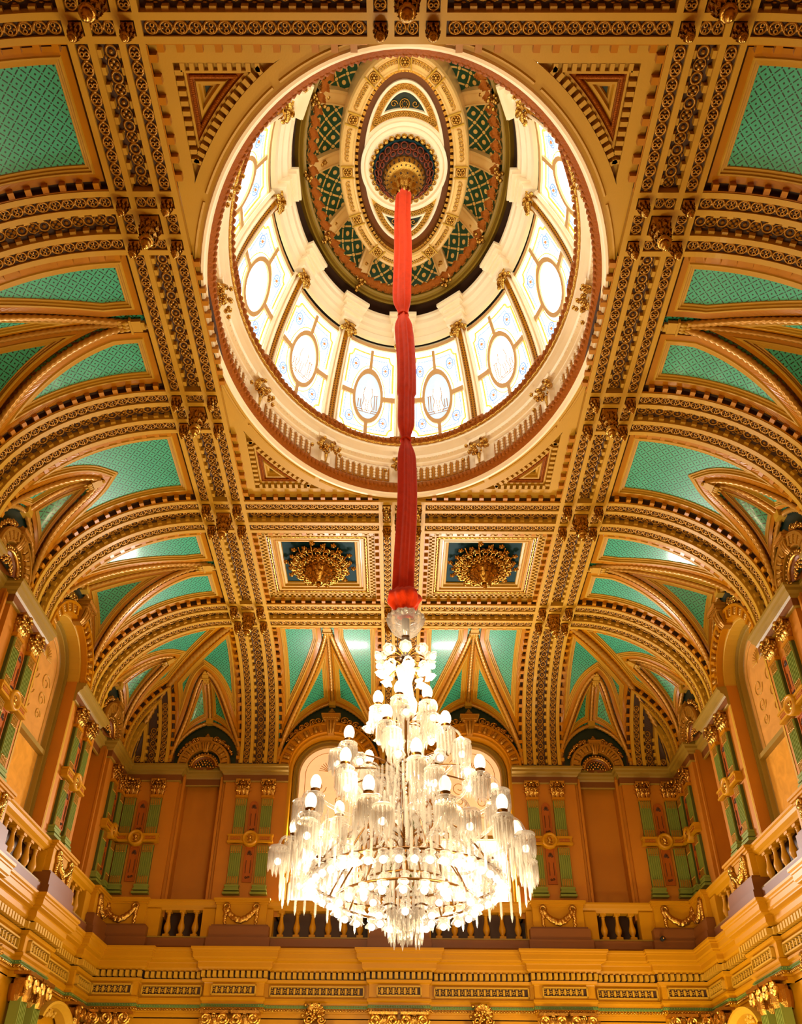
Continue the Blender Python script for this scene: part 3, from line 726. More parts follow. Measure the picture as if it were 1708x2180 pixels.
# ------------------------------------------------------------------ dome
DB = .82
def el(a, th, z): return np.stack([a*np.cos(th), YC+(a+DB)*np.sin(th), z+0*th], -1)
def sweep_el(mb, prof, th=None, m=0, closed=True):
    th = np.linspace(0, 2*pi, 145)[:-1] if th is None else th
    grid(mb, np.stack([el(a, th, z) for a, z in prof], 1), m, cu=closed)
TH0 = pi/2
ANG = [TH0+k*pi/6 for k in range(12)]
dome = bpy.data.objects.new('dome', None); COL.objects.link(dome); dome.location = (0, YC, 13.6); tag(dome, 'oval ivory and gilt dome rising above the ceiling opening, with lattice crown', 'dome'); OD = Vector((0, YC, 13.6))
def dpart(mb, nm, mats, smooth=False): return mb.build(nm, mats, dome, OD, smooth)
m = MB(); sweep_el(m, [(3.30, 13.74), (3.27, 13.68), (3.23, 13.68), (3.21, 13.73), (3.18, 13.75)]); dpart(m, 'oculus_lip', 'domecream')
m = MB(); sweep_el(m, [(3.18, 13.75), (3.10, 13.80), (3.08, 13.88), (3.12, 13.97), (3.20, 14.0)]); 
th_ = np.linspace(0, 2*pi, 231)[:-1]
for t in th_:
    p = el(np.array(3.10), np.array(t), 13.86); ball(m, tuple(p), .062, seg=5, rings=3, sq=(1, 1, 1.1))
dpart(m, 'leaf_torus', 'leafbrown', True)
m = MB(); sweep_el(m, [(3.20, 13.96), (3.30, 13.98), (3.30, 14.05), (3.27, 14.08), (3.27, 14.56), (3.22, 14.60), (3.22, 14.64), (3.14, 14.68), (3.12, 14.74), (3.05, 14.80), (2.99, 14.84), (2.98, 14.90)]); dpart(m, 'drum_wall', 'domecream')
m = MB(); m2 = MB(); m3 = MB()
for k in range(12):
    for j in range(9):
        t = ANG[k]+pi/6*(.16+.68*(j+.5)/9); p = el(np.array(3.265), np.array(t), 14.32); r = atan2((3.27)*sin(t), (4.09)*cos(t)); Tm = TR(*p) @ RZ(r)
        box(m, -.02, .01, -.06, .06, -.19, .19, 0, Tm); 
        for z_ in (-.13, -.05, .03, .11): ball(m2, (-.03, 0, z_), .038, seg=5, rings=3, T=Tm, sq=(.7, 1, 1.1))
        box(m2, -.05, -.01, -.045, .045, .13, .17, 0, Tm)
dpart(m, 'drum_slots', 'ochre'); dpart(m2, 'slot_drops', 'domecream', True)
m = MB()
for t in np.linspace(0, 2*pi, 241)[:-1]:
    p = el(np.array(3.16), np.array(t), 14.69); ball(m, tuple(p), .033, seg=5, rings=4)
dpart(m, 'bead_course', 'domecream', True)
m = MB(); sweep_el(m, [(2.98, 14.90), (2.93, 14.93), (2.92, 15.06), (2.98, 15.10), (3.12, 15.12)])
for t in np.linspace(0, 2*pi, 181)[:-1]:
    p = el(np.array(2.925), np.array(t), 15.0); ball(m, tuple(p), .055, seg=5, rings=3, sq=(1, 1, 1.2))
dpart(m, 'copper_leaf_cornice', 'leafbrown', True)
m = MB(); t = np.linspace(0, 2*pi, 500)[:-1]; tube(m, el(2.965, t, 14.92), .03, 6, twist=40, amp=.3, lob=2, closed=True); dpart(m, 'cornice_rope', 'gold', True)
# window zone profile
wz = np.linspace(0, 1, 15)
def wprof(f): return 3.12-.62*f**1.55, 15.12+2.48*f
def wsurf(t, f, off=0.):
    a, z = wprof(f); da = -.62*1.55*np.maximum(f, 1e-3)**.55; L = np.hypot(da, 2.48)
    return el(a-off*2.48/L, t, z-off*(-da)/L*1.0)
m = MB(); th = np.linspace(0, 2*pi, 145)[:-1]; grid(m, np.stack([wsurf(th, f+0*th, -.12) for f in wz], 1), cu=True); dpart(m, 'outer_shell', 'domecream')
upper = [(2.52, 17.58), (2.44, 17.60), (2.40, 17.70), (2.42, 17.74), (2.34, 17.80), (2.32, 17.88), (2.24, 17.94), (2.22, 18.04), (2.18, 18.08), (2.17, 18.16), (2.26, 18.18), (2.42, 18.2)]
m = MB(); sweep_el(m, upper); dpart(m, 'upper_cornice', 'domecream')
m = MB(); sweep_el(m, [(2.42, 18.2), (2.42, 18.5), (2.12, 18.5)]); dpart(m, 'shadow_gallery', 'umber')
m = MB(); sweep_el(m, [(2.14, 18.50), (2.06, 18.42), (2.04, 18.48), (1.98, 18.44), (1.96, 18.50), (1.92, 18.52), (1.92, 18.60)]); dpart(m, 'crown_cornice', 'stone')
# window panels
def gstrip(t0, t1, f0, f1, off, nt=8, nf=14):
    T_, F_ = np.meshgrid(np.linspace(t0, t1, nt), np.linspace(f0, f1, nf), indexing='ij'); return wsurf(T_, F_, off)
def curve_on(pts, off, tc, half, T_=None):
    # pts in normalised panel coords (x -1..1, y 0..1)
    pts = np.asarray(pts, float); return wsurf(tc+pts[:, 0]*half, .05+.85*pts[:, 1], off)
POS = ['straight behind the red sleeve', 'bottom left', 'lower left', 'left', 'upper left', 'top left', 'nearest the camera', 'top right', 'upper right', 'right', 'lower right', 'bottom right']
for k in range(12):
    tc = ANG[k]+pi/12; half = pi/12*.775
    if sin(tc) < -.93: pass
    wn = bpy.data.objects.new('window_%d' % (k+1), None); COL.objects.link(wn); struct(wn)
    p = wsurf(np.array(tc), np.array(.5), 0); wn.location = tuple(p); O = Vector(p)
    wn['label'] = 'stained glass dome window, %s' % ['left one of the two lowest beside the sleeve', 'second from the sleeve going left', 'third from the sleeve going left', 'fourth from the sleeve going left', 'fifth from the sleeve going left', 'sixth from the sleeve going left', 'sixth from the sleeve going right', 'fifth from the sleeve going right', 'fourth from the sleeve going right', 'third from the sleeve going right', 'second from the sleeve going right', 'right one of the two lowest beside the sleeve'][k]
    m = MB(); grid(m, gstrip(tc-half, tc+half, .04, .92, -.02, 10, 16)); m.build('pane', 'sky', wn, O, True)
    m = MB()
    for s0, s1, f0, f1 in ((-1.08, -.99, .02, .94), (.99, 1.08, .02, .94), (-1.08, 1.08, .92, .95), (-1.08, 1.08, .015, .045)):
        G = gstrip(tc+s0*half, tc+s1*half, f0, f1, .03, 6, 12); grid(m, G); G2 = gstrip(tc+s0*half, tc+s1*half, f0, f1, -.03, 6, 12)
        grid(m, np.stack([G[0], G2[0]], 1)); grid(m, np.stack([G[-1], G2[-1]], 1)); grid(m, np.stack([G[:, 0], G2[:, 0]], 1)); grid(m, np.stack([G[:, -1], G2[:, -1]], 1))
    m.build('inner_frame', 'frame', wn, O)
    m = MB()
    def oval(rx, ry, n=48): a = np.linspace(0, 2*pi, n+1); return np.stack([rx*np.cos(a), .47+ry*np.sin(a)], 1)
    ox, oy = .47, .27
    for i_, (a_, b2) in enumerate(((1.0, 1.2),)):
        Pi = curve_on(oval(ox*a_, oy*a_)[:-1], .03, tc, half); Po = curve_on(oval(ox*b2, oy*b2)[:-1], .03, tc, half); Pb = curve_on(oval(ox*b2, oy*b2)[:-1], -.015, tc, half); Pc = curve_on(oval(ox, oy)[:-1], -.015, tc, half)
        grid(m, np.stack([Pc, Pi, Po, Pb], 1), cu=True)
    for (xa, ya, xb, yb) in ((-1, .47, -ox*1.1, .47), (ox*1.15, .47, 1, .47), (0, .47+oy*1.1, 0, 1.0), (0, 0, 0, .47-oy*1.1)):
        wd = (.06, 0) if xa == xb else (0, .028)
        n = 8; q = np.stack([np.linspace(xa, xb, n), np.linspace(ya, yb, n)], 1)
        grid(m, np.stack([curve_on(q-np.array(wd), -.015, tc, half), curve_on(q-np.array(wd), .03, tc, half), curve_on(q+np.array(wd), .03, tc, half), curve_on(q+np.array(wd), -.015, tc, half)], 1))
    m.build('oval_glazing_bars', 'frame', wn, O)
    # oval light
    m = MB(); a = np.linspace(0, 2*pi, 33)[:-1]
    P = np.vstack([curve_on(np.stack([ox*r*np.cos(a), .47+oy*r*np.sin(a)], 1), -.008, tc, half) for r in (1, .66, .33)]+[curve_on([(0, .47)], -.008, tc, half)])
    F = [(r*32+i, r*32+(i+1) % 32, (r+1)*32+(i+1) % 32, (r+1)*32+i) for r in range(2) for i in range(32)]+[(64+i, 64+(i+1) % 32, 96) for i in range(32)]
    m.add(P, F); m.build('oval_pane', 'skyblue' if k in (0, 11) else 'figure', wn, O)
    if k in (0, 11, 1, 10):   # seated robed figure painted on the oval light
        m = MB(); sx = 1 if k < 6 else -1
        def blob(cx, cy, rx, ry, off=-.002):
            a = np.linspace(0, 2*pi, 17)[:-1]; P = curve_on(np.vstack([np.stack([(cx+rx*np.cos(a))*sx, cy+ry*np.sin(a)], 1), [(cx*sx, cy)]]), off, tc, half); m.add(P, [(i, (i+1) % 16, 16) for i in range(16)])
        def poly(pts, off=-.003): P = curve_on([(x*sx, y) for x, y in pts], off, tc, half); m.add(P, [tuple(range(len(P)))])
        blob(.0, .625, .06, .035); poly([(-.12, .59), (.12, .59), (.17, .50), (.12, .44), (.2, .33), (.14, .29), (-.14, .29), (-.2, .33), (-.12, .44), (-.17, .50)])
        poly([(-.36, .52), (-.12, .57), (-.13, .53), (-.36, .49)]); poly([(.12, .56), (.33, .46), (.33, .43), (.12, .52)]); m.build('seated_figure', 'figure', wn, O)
        m = MB()
        for pts in ([(-.34, .50), (-.34, .33)], [(-.26, .50), (-.26, .33)], [(-.38, .50), (-.22, .50)], [(.24, .43), (.24, .33)], [(.33, .43), (.33, .33)], [(-.4, .31), (.4, .31)], [(-.38, .285), (.38, .285)], [(-.12, .58), (-.17, .5), (-.12, .44), (-.2, .33), (-.14, .29)], [(.12, .58), (.17, .5), (.12, .44), (.2, .33), (.14, .29)], [(-.05, .44), (0, .30)], [(.05, .44), (.06, .30)]):
            q = np.array([(x*sx, y) for x, y in pts]); tt3 = np.linspace(0, len(q)-1, 4*len(q)); q = np.stack([np.interp(tt3, range(len(q)), q[:, i]) for i in (0, 1)], 1); tube(m, curve_on(q, -.001, tc, half), .010, 4)
        m.build('figure_outline', 'frame', wn, O)
    # painted border lines
    for inn, matn, rr in ((.90, 'amberline', .024), (.80, 'blueline', .012)):
        m = MB(); x_ = inn; y_ = .5*(inn+.02); nx = .16; ny = .075
        for qx in (-1, 1):
            for qy in (-1, 1):
                pts = [(qx*.07, .5+qy*y_), (qx*(x_-nx), .5+qy*y_)]+[(qx*(x_-nx*cos(b)), .5+qy*(y_-ny*sin(b))) for b in np.linspace(.0, pi/2, 6)][1:-1] + [(qx*x_, .5+qy*(y_-ny)), (qx*x_, .5+qy*.06)]
                pts = [(qx*.07, .5+qy*y_), (qx*(x_-nx), .5+qy*y_), (qx*(x_-nx*.85), .5+qy*(y_-ny*.5)), (qx*(x_-nx*.5), .5+qy*(y_-ny*.9)), (qx*x_, .5+qy*(y_-ny)), (qx*x_, .5+qy*.06)]
                q = np.array(pts); tt3 = np.linspace(0, len(q)-1, 26); q = np.stack([np.interp(tt3, range(len(q)), q[:, i]) for i in (0, 1)], 1); tube(m, curve_on(q, -.012, tc, half), rr, 4)
        if inn == .90:
            q = oval(ox*1.34, oy*1.34); tube(m, curve_on(q, -.012, tc, half), .014, 4)
        else:
            q = oval(ox*1.5, oy*1.46); q2 = q[(np.abs(q[:, 0]) > .1) & (np.abs(q[:, 1]-.47) > .06)]
            for p_ in q2[::2]: ball(m, tuple(curve_on([p_], -.014, tc, half)[0]), .016, seg=4, rings=3)
        m.build('painted_border', matn, wn, O)
    m = MB(); m2 = MB(); m3 = MB()
    for qx in (-1, 1):
        for qy in (-1, 1):
            c_ = (qx*.60, .5+qy*.31); a = np.linspace(0, 2*pi, 13)
            tube(m2, curve_on(np.stack([c_[0]+.13*np.cos(a), c_[1]+.062*np.sin(a)], 1), -.012, tc, half), .016, 4)
            for j in range(8):
                p_ = (c_[0]+.07*cos(j*pi/4), c_[1]+.034*sin(j*pi/4)); ball(m2, tuple(curve_on([p_], -.014, tc, half)[0]), .02, seg=4, rings=3)
            ball(m, tuple(curve_on([c_], -.014, tc, half)[0]), .035, seg=6, rings=4)
    m.build('rosette_centres', 'redline', wn, O); m2.build('painted_rosettes', 'blueline', wn, O)
# ribs between windows
for k in range(12):
    t = ANG[k]; p = wsurf(np.array(t), np.array(0.), 0); O = Vector(p); hw = pi/12*.228
    nm_ = POS[k]
    root = thing('dome_rib', 'ivory dome rib with pierced gilt band between the windows, %s' % nm_, 'dome rib', tuple(p), 0, 'dome ribs')
    m = MB(); off = [(-1, -.03), (-1, .05), (-.78, .09), (-.72, .05), (-.6, .06), (-.52, .13), (-.36, .13), (-.34, .10), (.34, .10), (.36, .13), (.52, .13), (.6, .06), (.72, .05), (.78, .09), (1, .05), (1, -.03)]
    F_ = np.linspace(0, .97, 18); grid(m, np.stack([wsurf(t+c*hw+0*F_, F_, h) for c, h in off], 1)); m.build('rib_moulding', 'domecream', root, O)
    m = MB(); grid(m, np.stack([wsurf(t+c*hw+0*F_, F_, .105) for c in (-.34, .34)], 1)); m.build('pierced_band', 'ochre', root, O)
    m = MB()
    for j in range(34):
        for c in (-.17, .17):
            p_ = wsurf(np.array(t+c*hw), np.array(.02+.86*(j+(.5 if c > 0 else 0))/34), .108); ball(m, tuple(p_), .014, seg=4, rings=3, sq=(1, 1, 1.6))
    m.build('band_holes', 'umber', root, O)
# consoles (lower) and flower brackets (upper)
def make_console():
    root = thing('drum_console', '', 'bracket')   # local: -x toward dome axis, z up, origin at wall z=14.05
    b = MB(); box(b, -.16, .05, -.20, .20, .62, .86); box(b, -.22, .05, -.23, .23, .86, .93); box(b, -.12, .05, -.1, .1, .0, .5); b.build('block', 'domecream', root); b = MB(); box(b, -.34, .05, -.27, .27, .93, 1.06); [ball(b, (-.34, y_, 1.0), .05, seg=5, rings=3) for y_ in (-.24, -.16, -.08, 0, .08, .16, .24)]; [ball(b, (x_, s_*.27, 1.0), .05, seg=5, rings=3) for x_ in (-.26, -.18, -.1) for s_ in (-1, 1)]; b.build('leaf_cap', 'leafbrown', root)
    b = MB()
    for sg in (-1, 1):
        S_ = spiral(.10, 1.6, 18, 1); tube(b, np.stack([-.14-S_[:, 0], 0*S_[:, 0]+sg*.12, .48+S_[:, 1]], 1), .035, 6)
    for i in range(26):
        a = rng.rand()*2*pi; ball(b, (-.17+.06*rng.randn(), .11*rng.randn(), .22+.22*rng.rand()), .045, seg=5, rings=4)
    for i in range(6): ball(b, (-.12, 0, .18-.035*i), .045-.004*i, seg=6, rings=4)
    b.build('gilt_fruit_scroll', 'gold', root, smooth=True); return root
def make_flower():
    root = thing('rib_cartouche', '', 'bracket'); b = MB()
    blob_leaves(b, 6, .03, 0, .2, .12, .08, pi*.5); 
    for i in range(16): ball(b, (.08*rng.randn(), -.05+.04*rng.randn(), .1*rng.randn()), .045, seg=6, rings=4)
    for sg in (-1, 1): S_ = spiral(.09, 1.3, 12, 1); tube(b, np.stack([sg*(.08+S_[:, 0]*.8), 0*S_[:, 0]-.08, .12+S_[:, 1]], 1), .03, 5)
    for i in range(5): ball(b, (0, -.06, -.12-.05*i), .05-.006*i, seg=6, rings=4)
    b.build('gilt_leaves', 'gold', root, smooth=True); b = MB(); box(b, -.2, .2, -.16, .10, .12, .30); box(b, -.24, .24, -.22, .10, .30, .40); box(b, -.22, .22, -.26, .10, .40, .50); box(b, -.27, .27, -.34, .10, .50, .60); box(b, -.30, .30, -.38, .10, .60, .68); b.build('cornice_block', 'domecream', root); return root
PC = Proto(make_console()); PFL = Proto(make_flower())
for k in range(12):
    t = ANG[k]; r = atan2(3.27*sin(t), 4.09*cos(t)); p = el(np.array(3.25), np.array(t), 14.05)
    PC.put(tuple(p), r, 'gilt fruit console on the dome drum, %s' % POS[k], 'dome drum consoles')
    p = el(np.array(2.40), np.array(t), 17.45); PFL.put(tuple(p), r-pi/2, 'gilt leaf bracket under the upper dome cornice, %s' % POS[k], 'upper dome brackets')
# crown lattice
cr = dome; OC = OD
fc = np.linspace(0, 1, 10); ca = 1.92-.66*fc**1.3; cz = 18.58+.62*np.sin(fc*pi/2*.9)
th = np.linspace(0, 2*pi, 145); P = np.stack([el(a, th, z) for a, z in zip(ca, cz)], 1)
uvg = np.zeros(P.shape[:2]+(2,)); arc = np.concatenate([[0], np.cumsum(np.linalg.norm(np.diff(P[:, 4], axis=0), axis=1))]); ln = np.concatenate([[0], np.cumsum(np.hypot(np.diff(ca), np.diff(cz)))])
uvg[..., 0] = arc[:, None]; uvg[..., 1] = ln[None]
m = MB(); grid(m, P, uv=uvg); m.build('lattice_vault', 'domegreen', cr, OC, True)
m = MB()
for t in np.linspace(0, 2*pi, 73)[:-1]:
    p = el(np.array(1.88), np.array(t), 18.62); r = atan2(1.9*sin(t), 2.7*cos(t)); 
    for q in range(3): leaf(m, .19, .17, .08, 0, TR(*p) @ RZ(r-pi/2) @ TR((q-1)*.04, -.02*q, -.10) @ RX(.5))
m.build('leaf_crest', 'leafbrown', cr, OC, True)
for k in range(12):
    t = ANG[k]; m = MB(); O = OC
    off = [(-.14, -.04), (-.14, .08), (-.10, .10), (-.10, .07), (.10, .07), (.10, .10), (.14, .08), (.14, -.04)]
    P = []
    for j in range(10):
        a, z = ca[j], cz[j]; c0 = el(np.array(a), np.array(t), z); tg = np.array([-(a)*sin(t), (a+DB)*cos(t), 0]); tg /= np.linalg.norm(tg); nr = np.array([-cos(t), -sin(t), -.9]); nr /= np.linalg.norm(nr)
        P.append([c0+tg*c+nr*(h+.05*sin(j/9*pi)) for c, h in off])
    grid(m, P); rb = m.build('crown_rib', 'ringcream', cr, O)
    m = MB(); c0 = el(np.array(1.86), np.array(t), 18.56)
    for i in range(12): ball(m, (c0[0]+.05*rng.randn(), c0[1]+.05*rng.randn(), c0[2]-.10+.09*rng.randn()), .045, seg=5, rings=4)
    for i in range(4):
        a, z = ca[4], cz[4]; q = el(np.array(a), np.array(t), z-.1); ball(m, (q[0]+.04*rng.randn(), q[1]+.04*rng.randn(), q[2]), .05, seg=5, rings=4)
    m.build('crown_rib_gilding', 'gold', cr, O, True)
# oval ring
rg = thing('oval_ring', 'gilt oval ring with round rosettes at the crown of the dome', 'ceiling ring', (0, YC, 18.5)); OC = Vector((0, YC, 18.5))
m = MB(); sweep_el(m, [(1.30, 19.2), (1.28, 18.62), (1.25, 18.55), (1.22, 18.53), (1.20, 18.55), (1.03, 18.55), (1.01, 18.53), (.98, 18.55), (.97, 18.62)]); m.build('ring_body', 'ringcream', rg, OC)
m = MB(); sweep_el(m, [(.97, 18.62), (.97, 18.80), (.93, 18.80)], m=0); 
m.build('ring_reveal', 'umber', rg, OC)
m = MB()
for t in np.linspace(0, 2*pi, 91)[:-1]:
    p = el(np.array(.945), np.array(t), 18.70); r = atan2(.97*sin(t), 1.79*cos(t)); box(m, -.035, .03, -.035, .035, -.07, .07, 0, TR(*p) @ RZ(r))
m.build('ring_dentils', 'gold', rg, OC)
m = MB()
for t in np.linspace(0, 2*pi, 145)[:-1]:
    if min(abs((t-a+pi) % (2*pi)-pi) for a in ANG) < .09: continue
    p = el(np.array(1.115), np.array(t), 18.54); r = atan2(1.1*sin(t), 1.9*cos(t)); torus(m, .05, .014, 10, 4, T=TR(*p) @ RZ(r), arc=(-pi*.65, pi*.65)); ball(m, tuple(p), .014, seg=4, rings=3)
m.build('scale_ornament', 'gold', rg, OC, True)
for k in range(12):
    m = MB(); p = el(np.array(1.115), np.array(ANG[k]), 18.53); torus(m, .085, .02, 16, 5, T=TR(*p)); ball(m, tuple(p), .035, seg=6, rings=4)
    for j in range(6): ball(m, (p[0]+.052*cos(j*pi/3), p[1]+.052*sin(j*pi/3), p[2]-.005), .028, seg=5, rings=3)
    m.build('rosette', 'gold', rg, OC, True)
    m = MB(); r = atan2(1.1*sin(ANG[k]), 1.9*cos(ANG[k]))
    for s_ in (-1, 1): box(m, -.13, .13, s_*.11-.012, s_*.11+.012, -.03, .01, 0, TR(*p) @ RZ(r))
    m.build('rosette_border', 'cream', rg, OC)
# central ceiling panel
cp = thing('crown_panel', 'ochre oval ceiling panel with cream crescent frames inside the ring', 'ceiling panel', (0, YC, 18.75)); OC = Vector((0, YC, 18.75))
m = MB(); th = np.linspace(0, 2*pi, 97)[:-1]; P = np.stack([el(.94*f if f else .0, th, 18.78) if f else np.tile([0, YC, 18.78], (96, 1)) for f in (1, .5)], 1)
a_, b_ = .95, 1.77; V = np.vstack([np.stack([a_*r*np.cos(th), YC+b_*r*np.sin(th), 0*th+18.79], 1) for r in (1, .6, .2)]+[[(0, YC, 18.79)]])
m.add(V, [(r*96+i, r*96+(i+1) % 96, (r+1)*96+(i+1) % 96, (r+1)*96+i) for r in range(2) for i in range(96)]+[(192+i, 192+(i+1) % 96, 288) for i in range(96)]); m.build('panel_field', 'ochre_dark', cp, OC)
for sy in (-1, 1):
    # spandrel between ellipse and medallion circle
    Rm = .86; a2, b2 = .80, 1.56; tt4 = np.linspace(.15, pi-.15, 50)
    up = np.stack([a2*np.cos(tt4), YC+sy*(b2*np.sin(tt4))], 1)
    xs = np.linspace(up[-1, 0], up[0, 0], 50); lo = np.stack([xs, YC+sy*np.sqrt(np.clip(Rm**2-xs**2, .0, None))], 1); lo[0] = up[-1]; lo[-1] = up[0]
    m = MB(); fr_ = frame(m, [up, lo], [(0, -.0, 0), (.0, .05, 0), (.04, .06, 0), (.06, .03, 1), (.17, .03, 0), (.18, .05, 0), (.205, .05, 0), (.21, .0, 2)], plane(18.78), 40)
    if fr_: cc = fr_[0].mean(0); k_ = len(fr_[0]); m.add(np.vstack([fr_[0], cc]), [(i, (i+1) % k_, k_) for i in range(k_)], 2)
    m.build('crescent_frame', ['domecream', 'gold', 'dgreen'], cp, OC)
    m = MB(); r = inset([up, lo] if sy > 0 else [up, lo], .115, 26) or inset(ccw([up, lo]), .115, 26); r = inset(ccw([up, lo]), .115, 26)
    if r:
        for s in r:
            for p in s: torus(m, .04, .01, 8, 4, T=TR(p[0], p[1], 18.74)); ball(m, (p[0], p[1], 18.74), .015, seg=4, rings=3)
    c_ = (0, YC+sy*1.14, 18.76)
    torus(m, .09, .012, 12, 4, T=TR(*c_))
    for j in range(8): ball(m, (c_[0]+.05*cos(j*pi/4), c_[1]+.05*sin(j*pi/4), c_[2]), .02, seg=4, rings=3)
    for sx in (-1, 1): S_ = spiral(.07, 1.2, 12, sx); tube(m, np.stack([sx*.2+S_[:, 0], c_[1]+S_[:, 1], 0*S_[:, 0]+c_[2]], 1), .012, 4)
    m.build('scrollwork', 'gold', cp, OC, True)
# ------------------------------------------------------------------ walls
W_ = 7.2; D_ = 20.40; FR = -2.92; HP = .82
def wl(side, u, p, z):
    if side == 'back': return (u, D_-p, z)
    if side == 'right': return (W_-p, u, z)
    return (-(W_-p), u, z)
ROT = {'back': 0., 'right': -pi/2, 'left': pi/2}
# bays: (side, centre, half gap between piers, kind, words)
PIERS = [('back', 0., 'middle of back wall', 0), ('back', -BX, 'left of back windows', 0), ('back', BX, 'right of back windows', 0),
         ('back', -CX, 'left end of back wall', 0), ('back', CX, 'right end of back wall', 0)]
for s in ('left', 'right'):
    PIERS += [(s, CY, '%s wall at the corner' % s, 0), (s, ROW[4], '%s wall second from corner' % s, 0), (s, ROW[3], '%s wall third from corner' % s, 0), (s, ROW[2], '%s wall fourth from corner' % s, 0)]
WINS = [('back', -1.871, 1.05), ('back', 1.871, 1.05)]; NICH = [('back', -(BX+CX)/2, (CX-BX)/2-HP), ('back', (BX+CX)/2, (CX-BX)/2-HP)]
for s in ('left', 'right'):
    WINS.append((s, (ROW[3]+ROW[4])/2, (ROW[4]-ROW[3])/2-HP)); NICH.append((s, (ROW[4]+CY)/2, (CY-ROW[4])/2-HP)); NICH.append((s, (ROW[2]+ROW[3])/2, (ROW[3]-ROW[2])/2-HP))
ZB = Z(.505); ZTOP = Z(.800)
for side in ('back', 'left', 'right'):
    wo = bpy.data.objects.new('wall_%s' % side, None); COL.objects.link(wo); struct(wo)
    Tw = lambda V, side=side: np.array([wl(side, *v) for v in V])
    m = MB(); U0, U1 = (-7.2, 7.2) if side == 'back' else (FR, D_)
    box(m, U0, U1, -.6, -.02, 0, Z(.285), 0, Tw); m.build('lower_wall', 'wallochre', wo)
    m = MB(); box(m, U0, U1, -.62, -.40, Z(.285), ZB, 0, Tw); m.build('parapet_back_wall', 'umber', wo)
    m = MB(); box(m, U0, U1, -.40, .0, Z(.398), Z(.4045), 0, Tw); m.build('ledge_top', 'brown', wo)
    m = MB()
    for (s, c, _, _) in PIERS:
        if s == side:
            hi = c+HP if not (abs(c) in (CX, CY)) else c+HP
            box(m, c-HP, min(hi, U1), -.60, 0, ZB-.4, ZTOP, 0, Tw)
    if side != 'back': box(m, FR, ROW[2]-HP, -.60, 0, ZB-.4, ZTOP+.3, 0, Tw)
    m.build('pier_faces', 'terra', wo)
    m = MB()
    for (s, c, h) in NICH:
        if s != side: continue
        box(m, c-h-.02, c+h+.02, -.62, -.50, ZB-.4, ZTOP, 0, Tw)
        for sg in (-1, 1): box(m, c+sg*h-.12*(1 if sg > 0 else -0)-.0, c+sg*h+.12*(1 if sg < 0 else 0), -.5, -.10, ZB-.4, ZTOP, 0, Tw); box(m, c+sg*(h-.12)-.03, c+sg*(h-.12)+.03, -.10, -.05, ZB-.4, Z(.775), 0, Tw)
    m.build('niche_backs', 'terra', wo)
    m = MB()
    for (s, c, h) in WINS:      # blind wall above cornice beside the arch is closed by the tympana
        if s != side: continue
        for sg in (-1, 1): box(m, min(c+sg*1.0, c+sg*(h+.05)), max(c+sg*1.0, c+sg*(h+.05)), -.6, -.02, ZB-.4, ZTOP, 0, Tw)
    m.build('window_jamb_backing', 'stone', wo)
wo = bpy.data.objects.new('wall_front', None); COL.objects.link(wo); struct(wo)
m = MB(); box(m, -7.3, 7.3, FR-.2, FR, 0, 13.8); m.build('plain_front', 'wallochre', wo)
m = MB(); box(m, -7.4, 7.4, FR-.2, D_+.6, -.1, 0); fl = m.build('floor', 'marble', None, (0, 8, 0)); struct(fl)
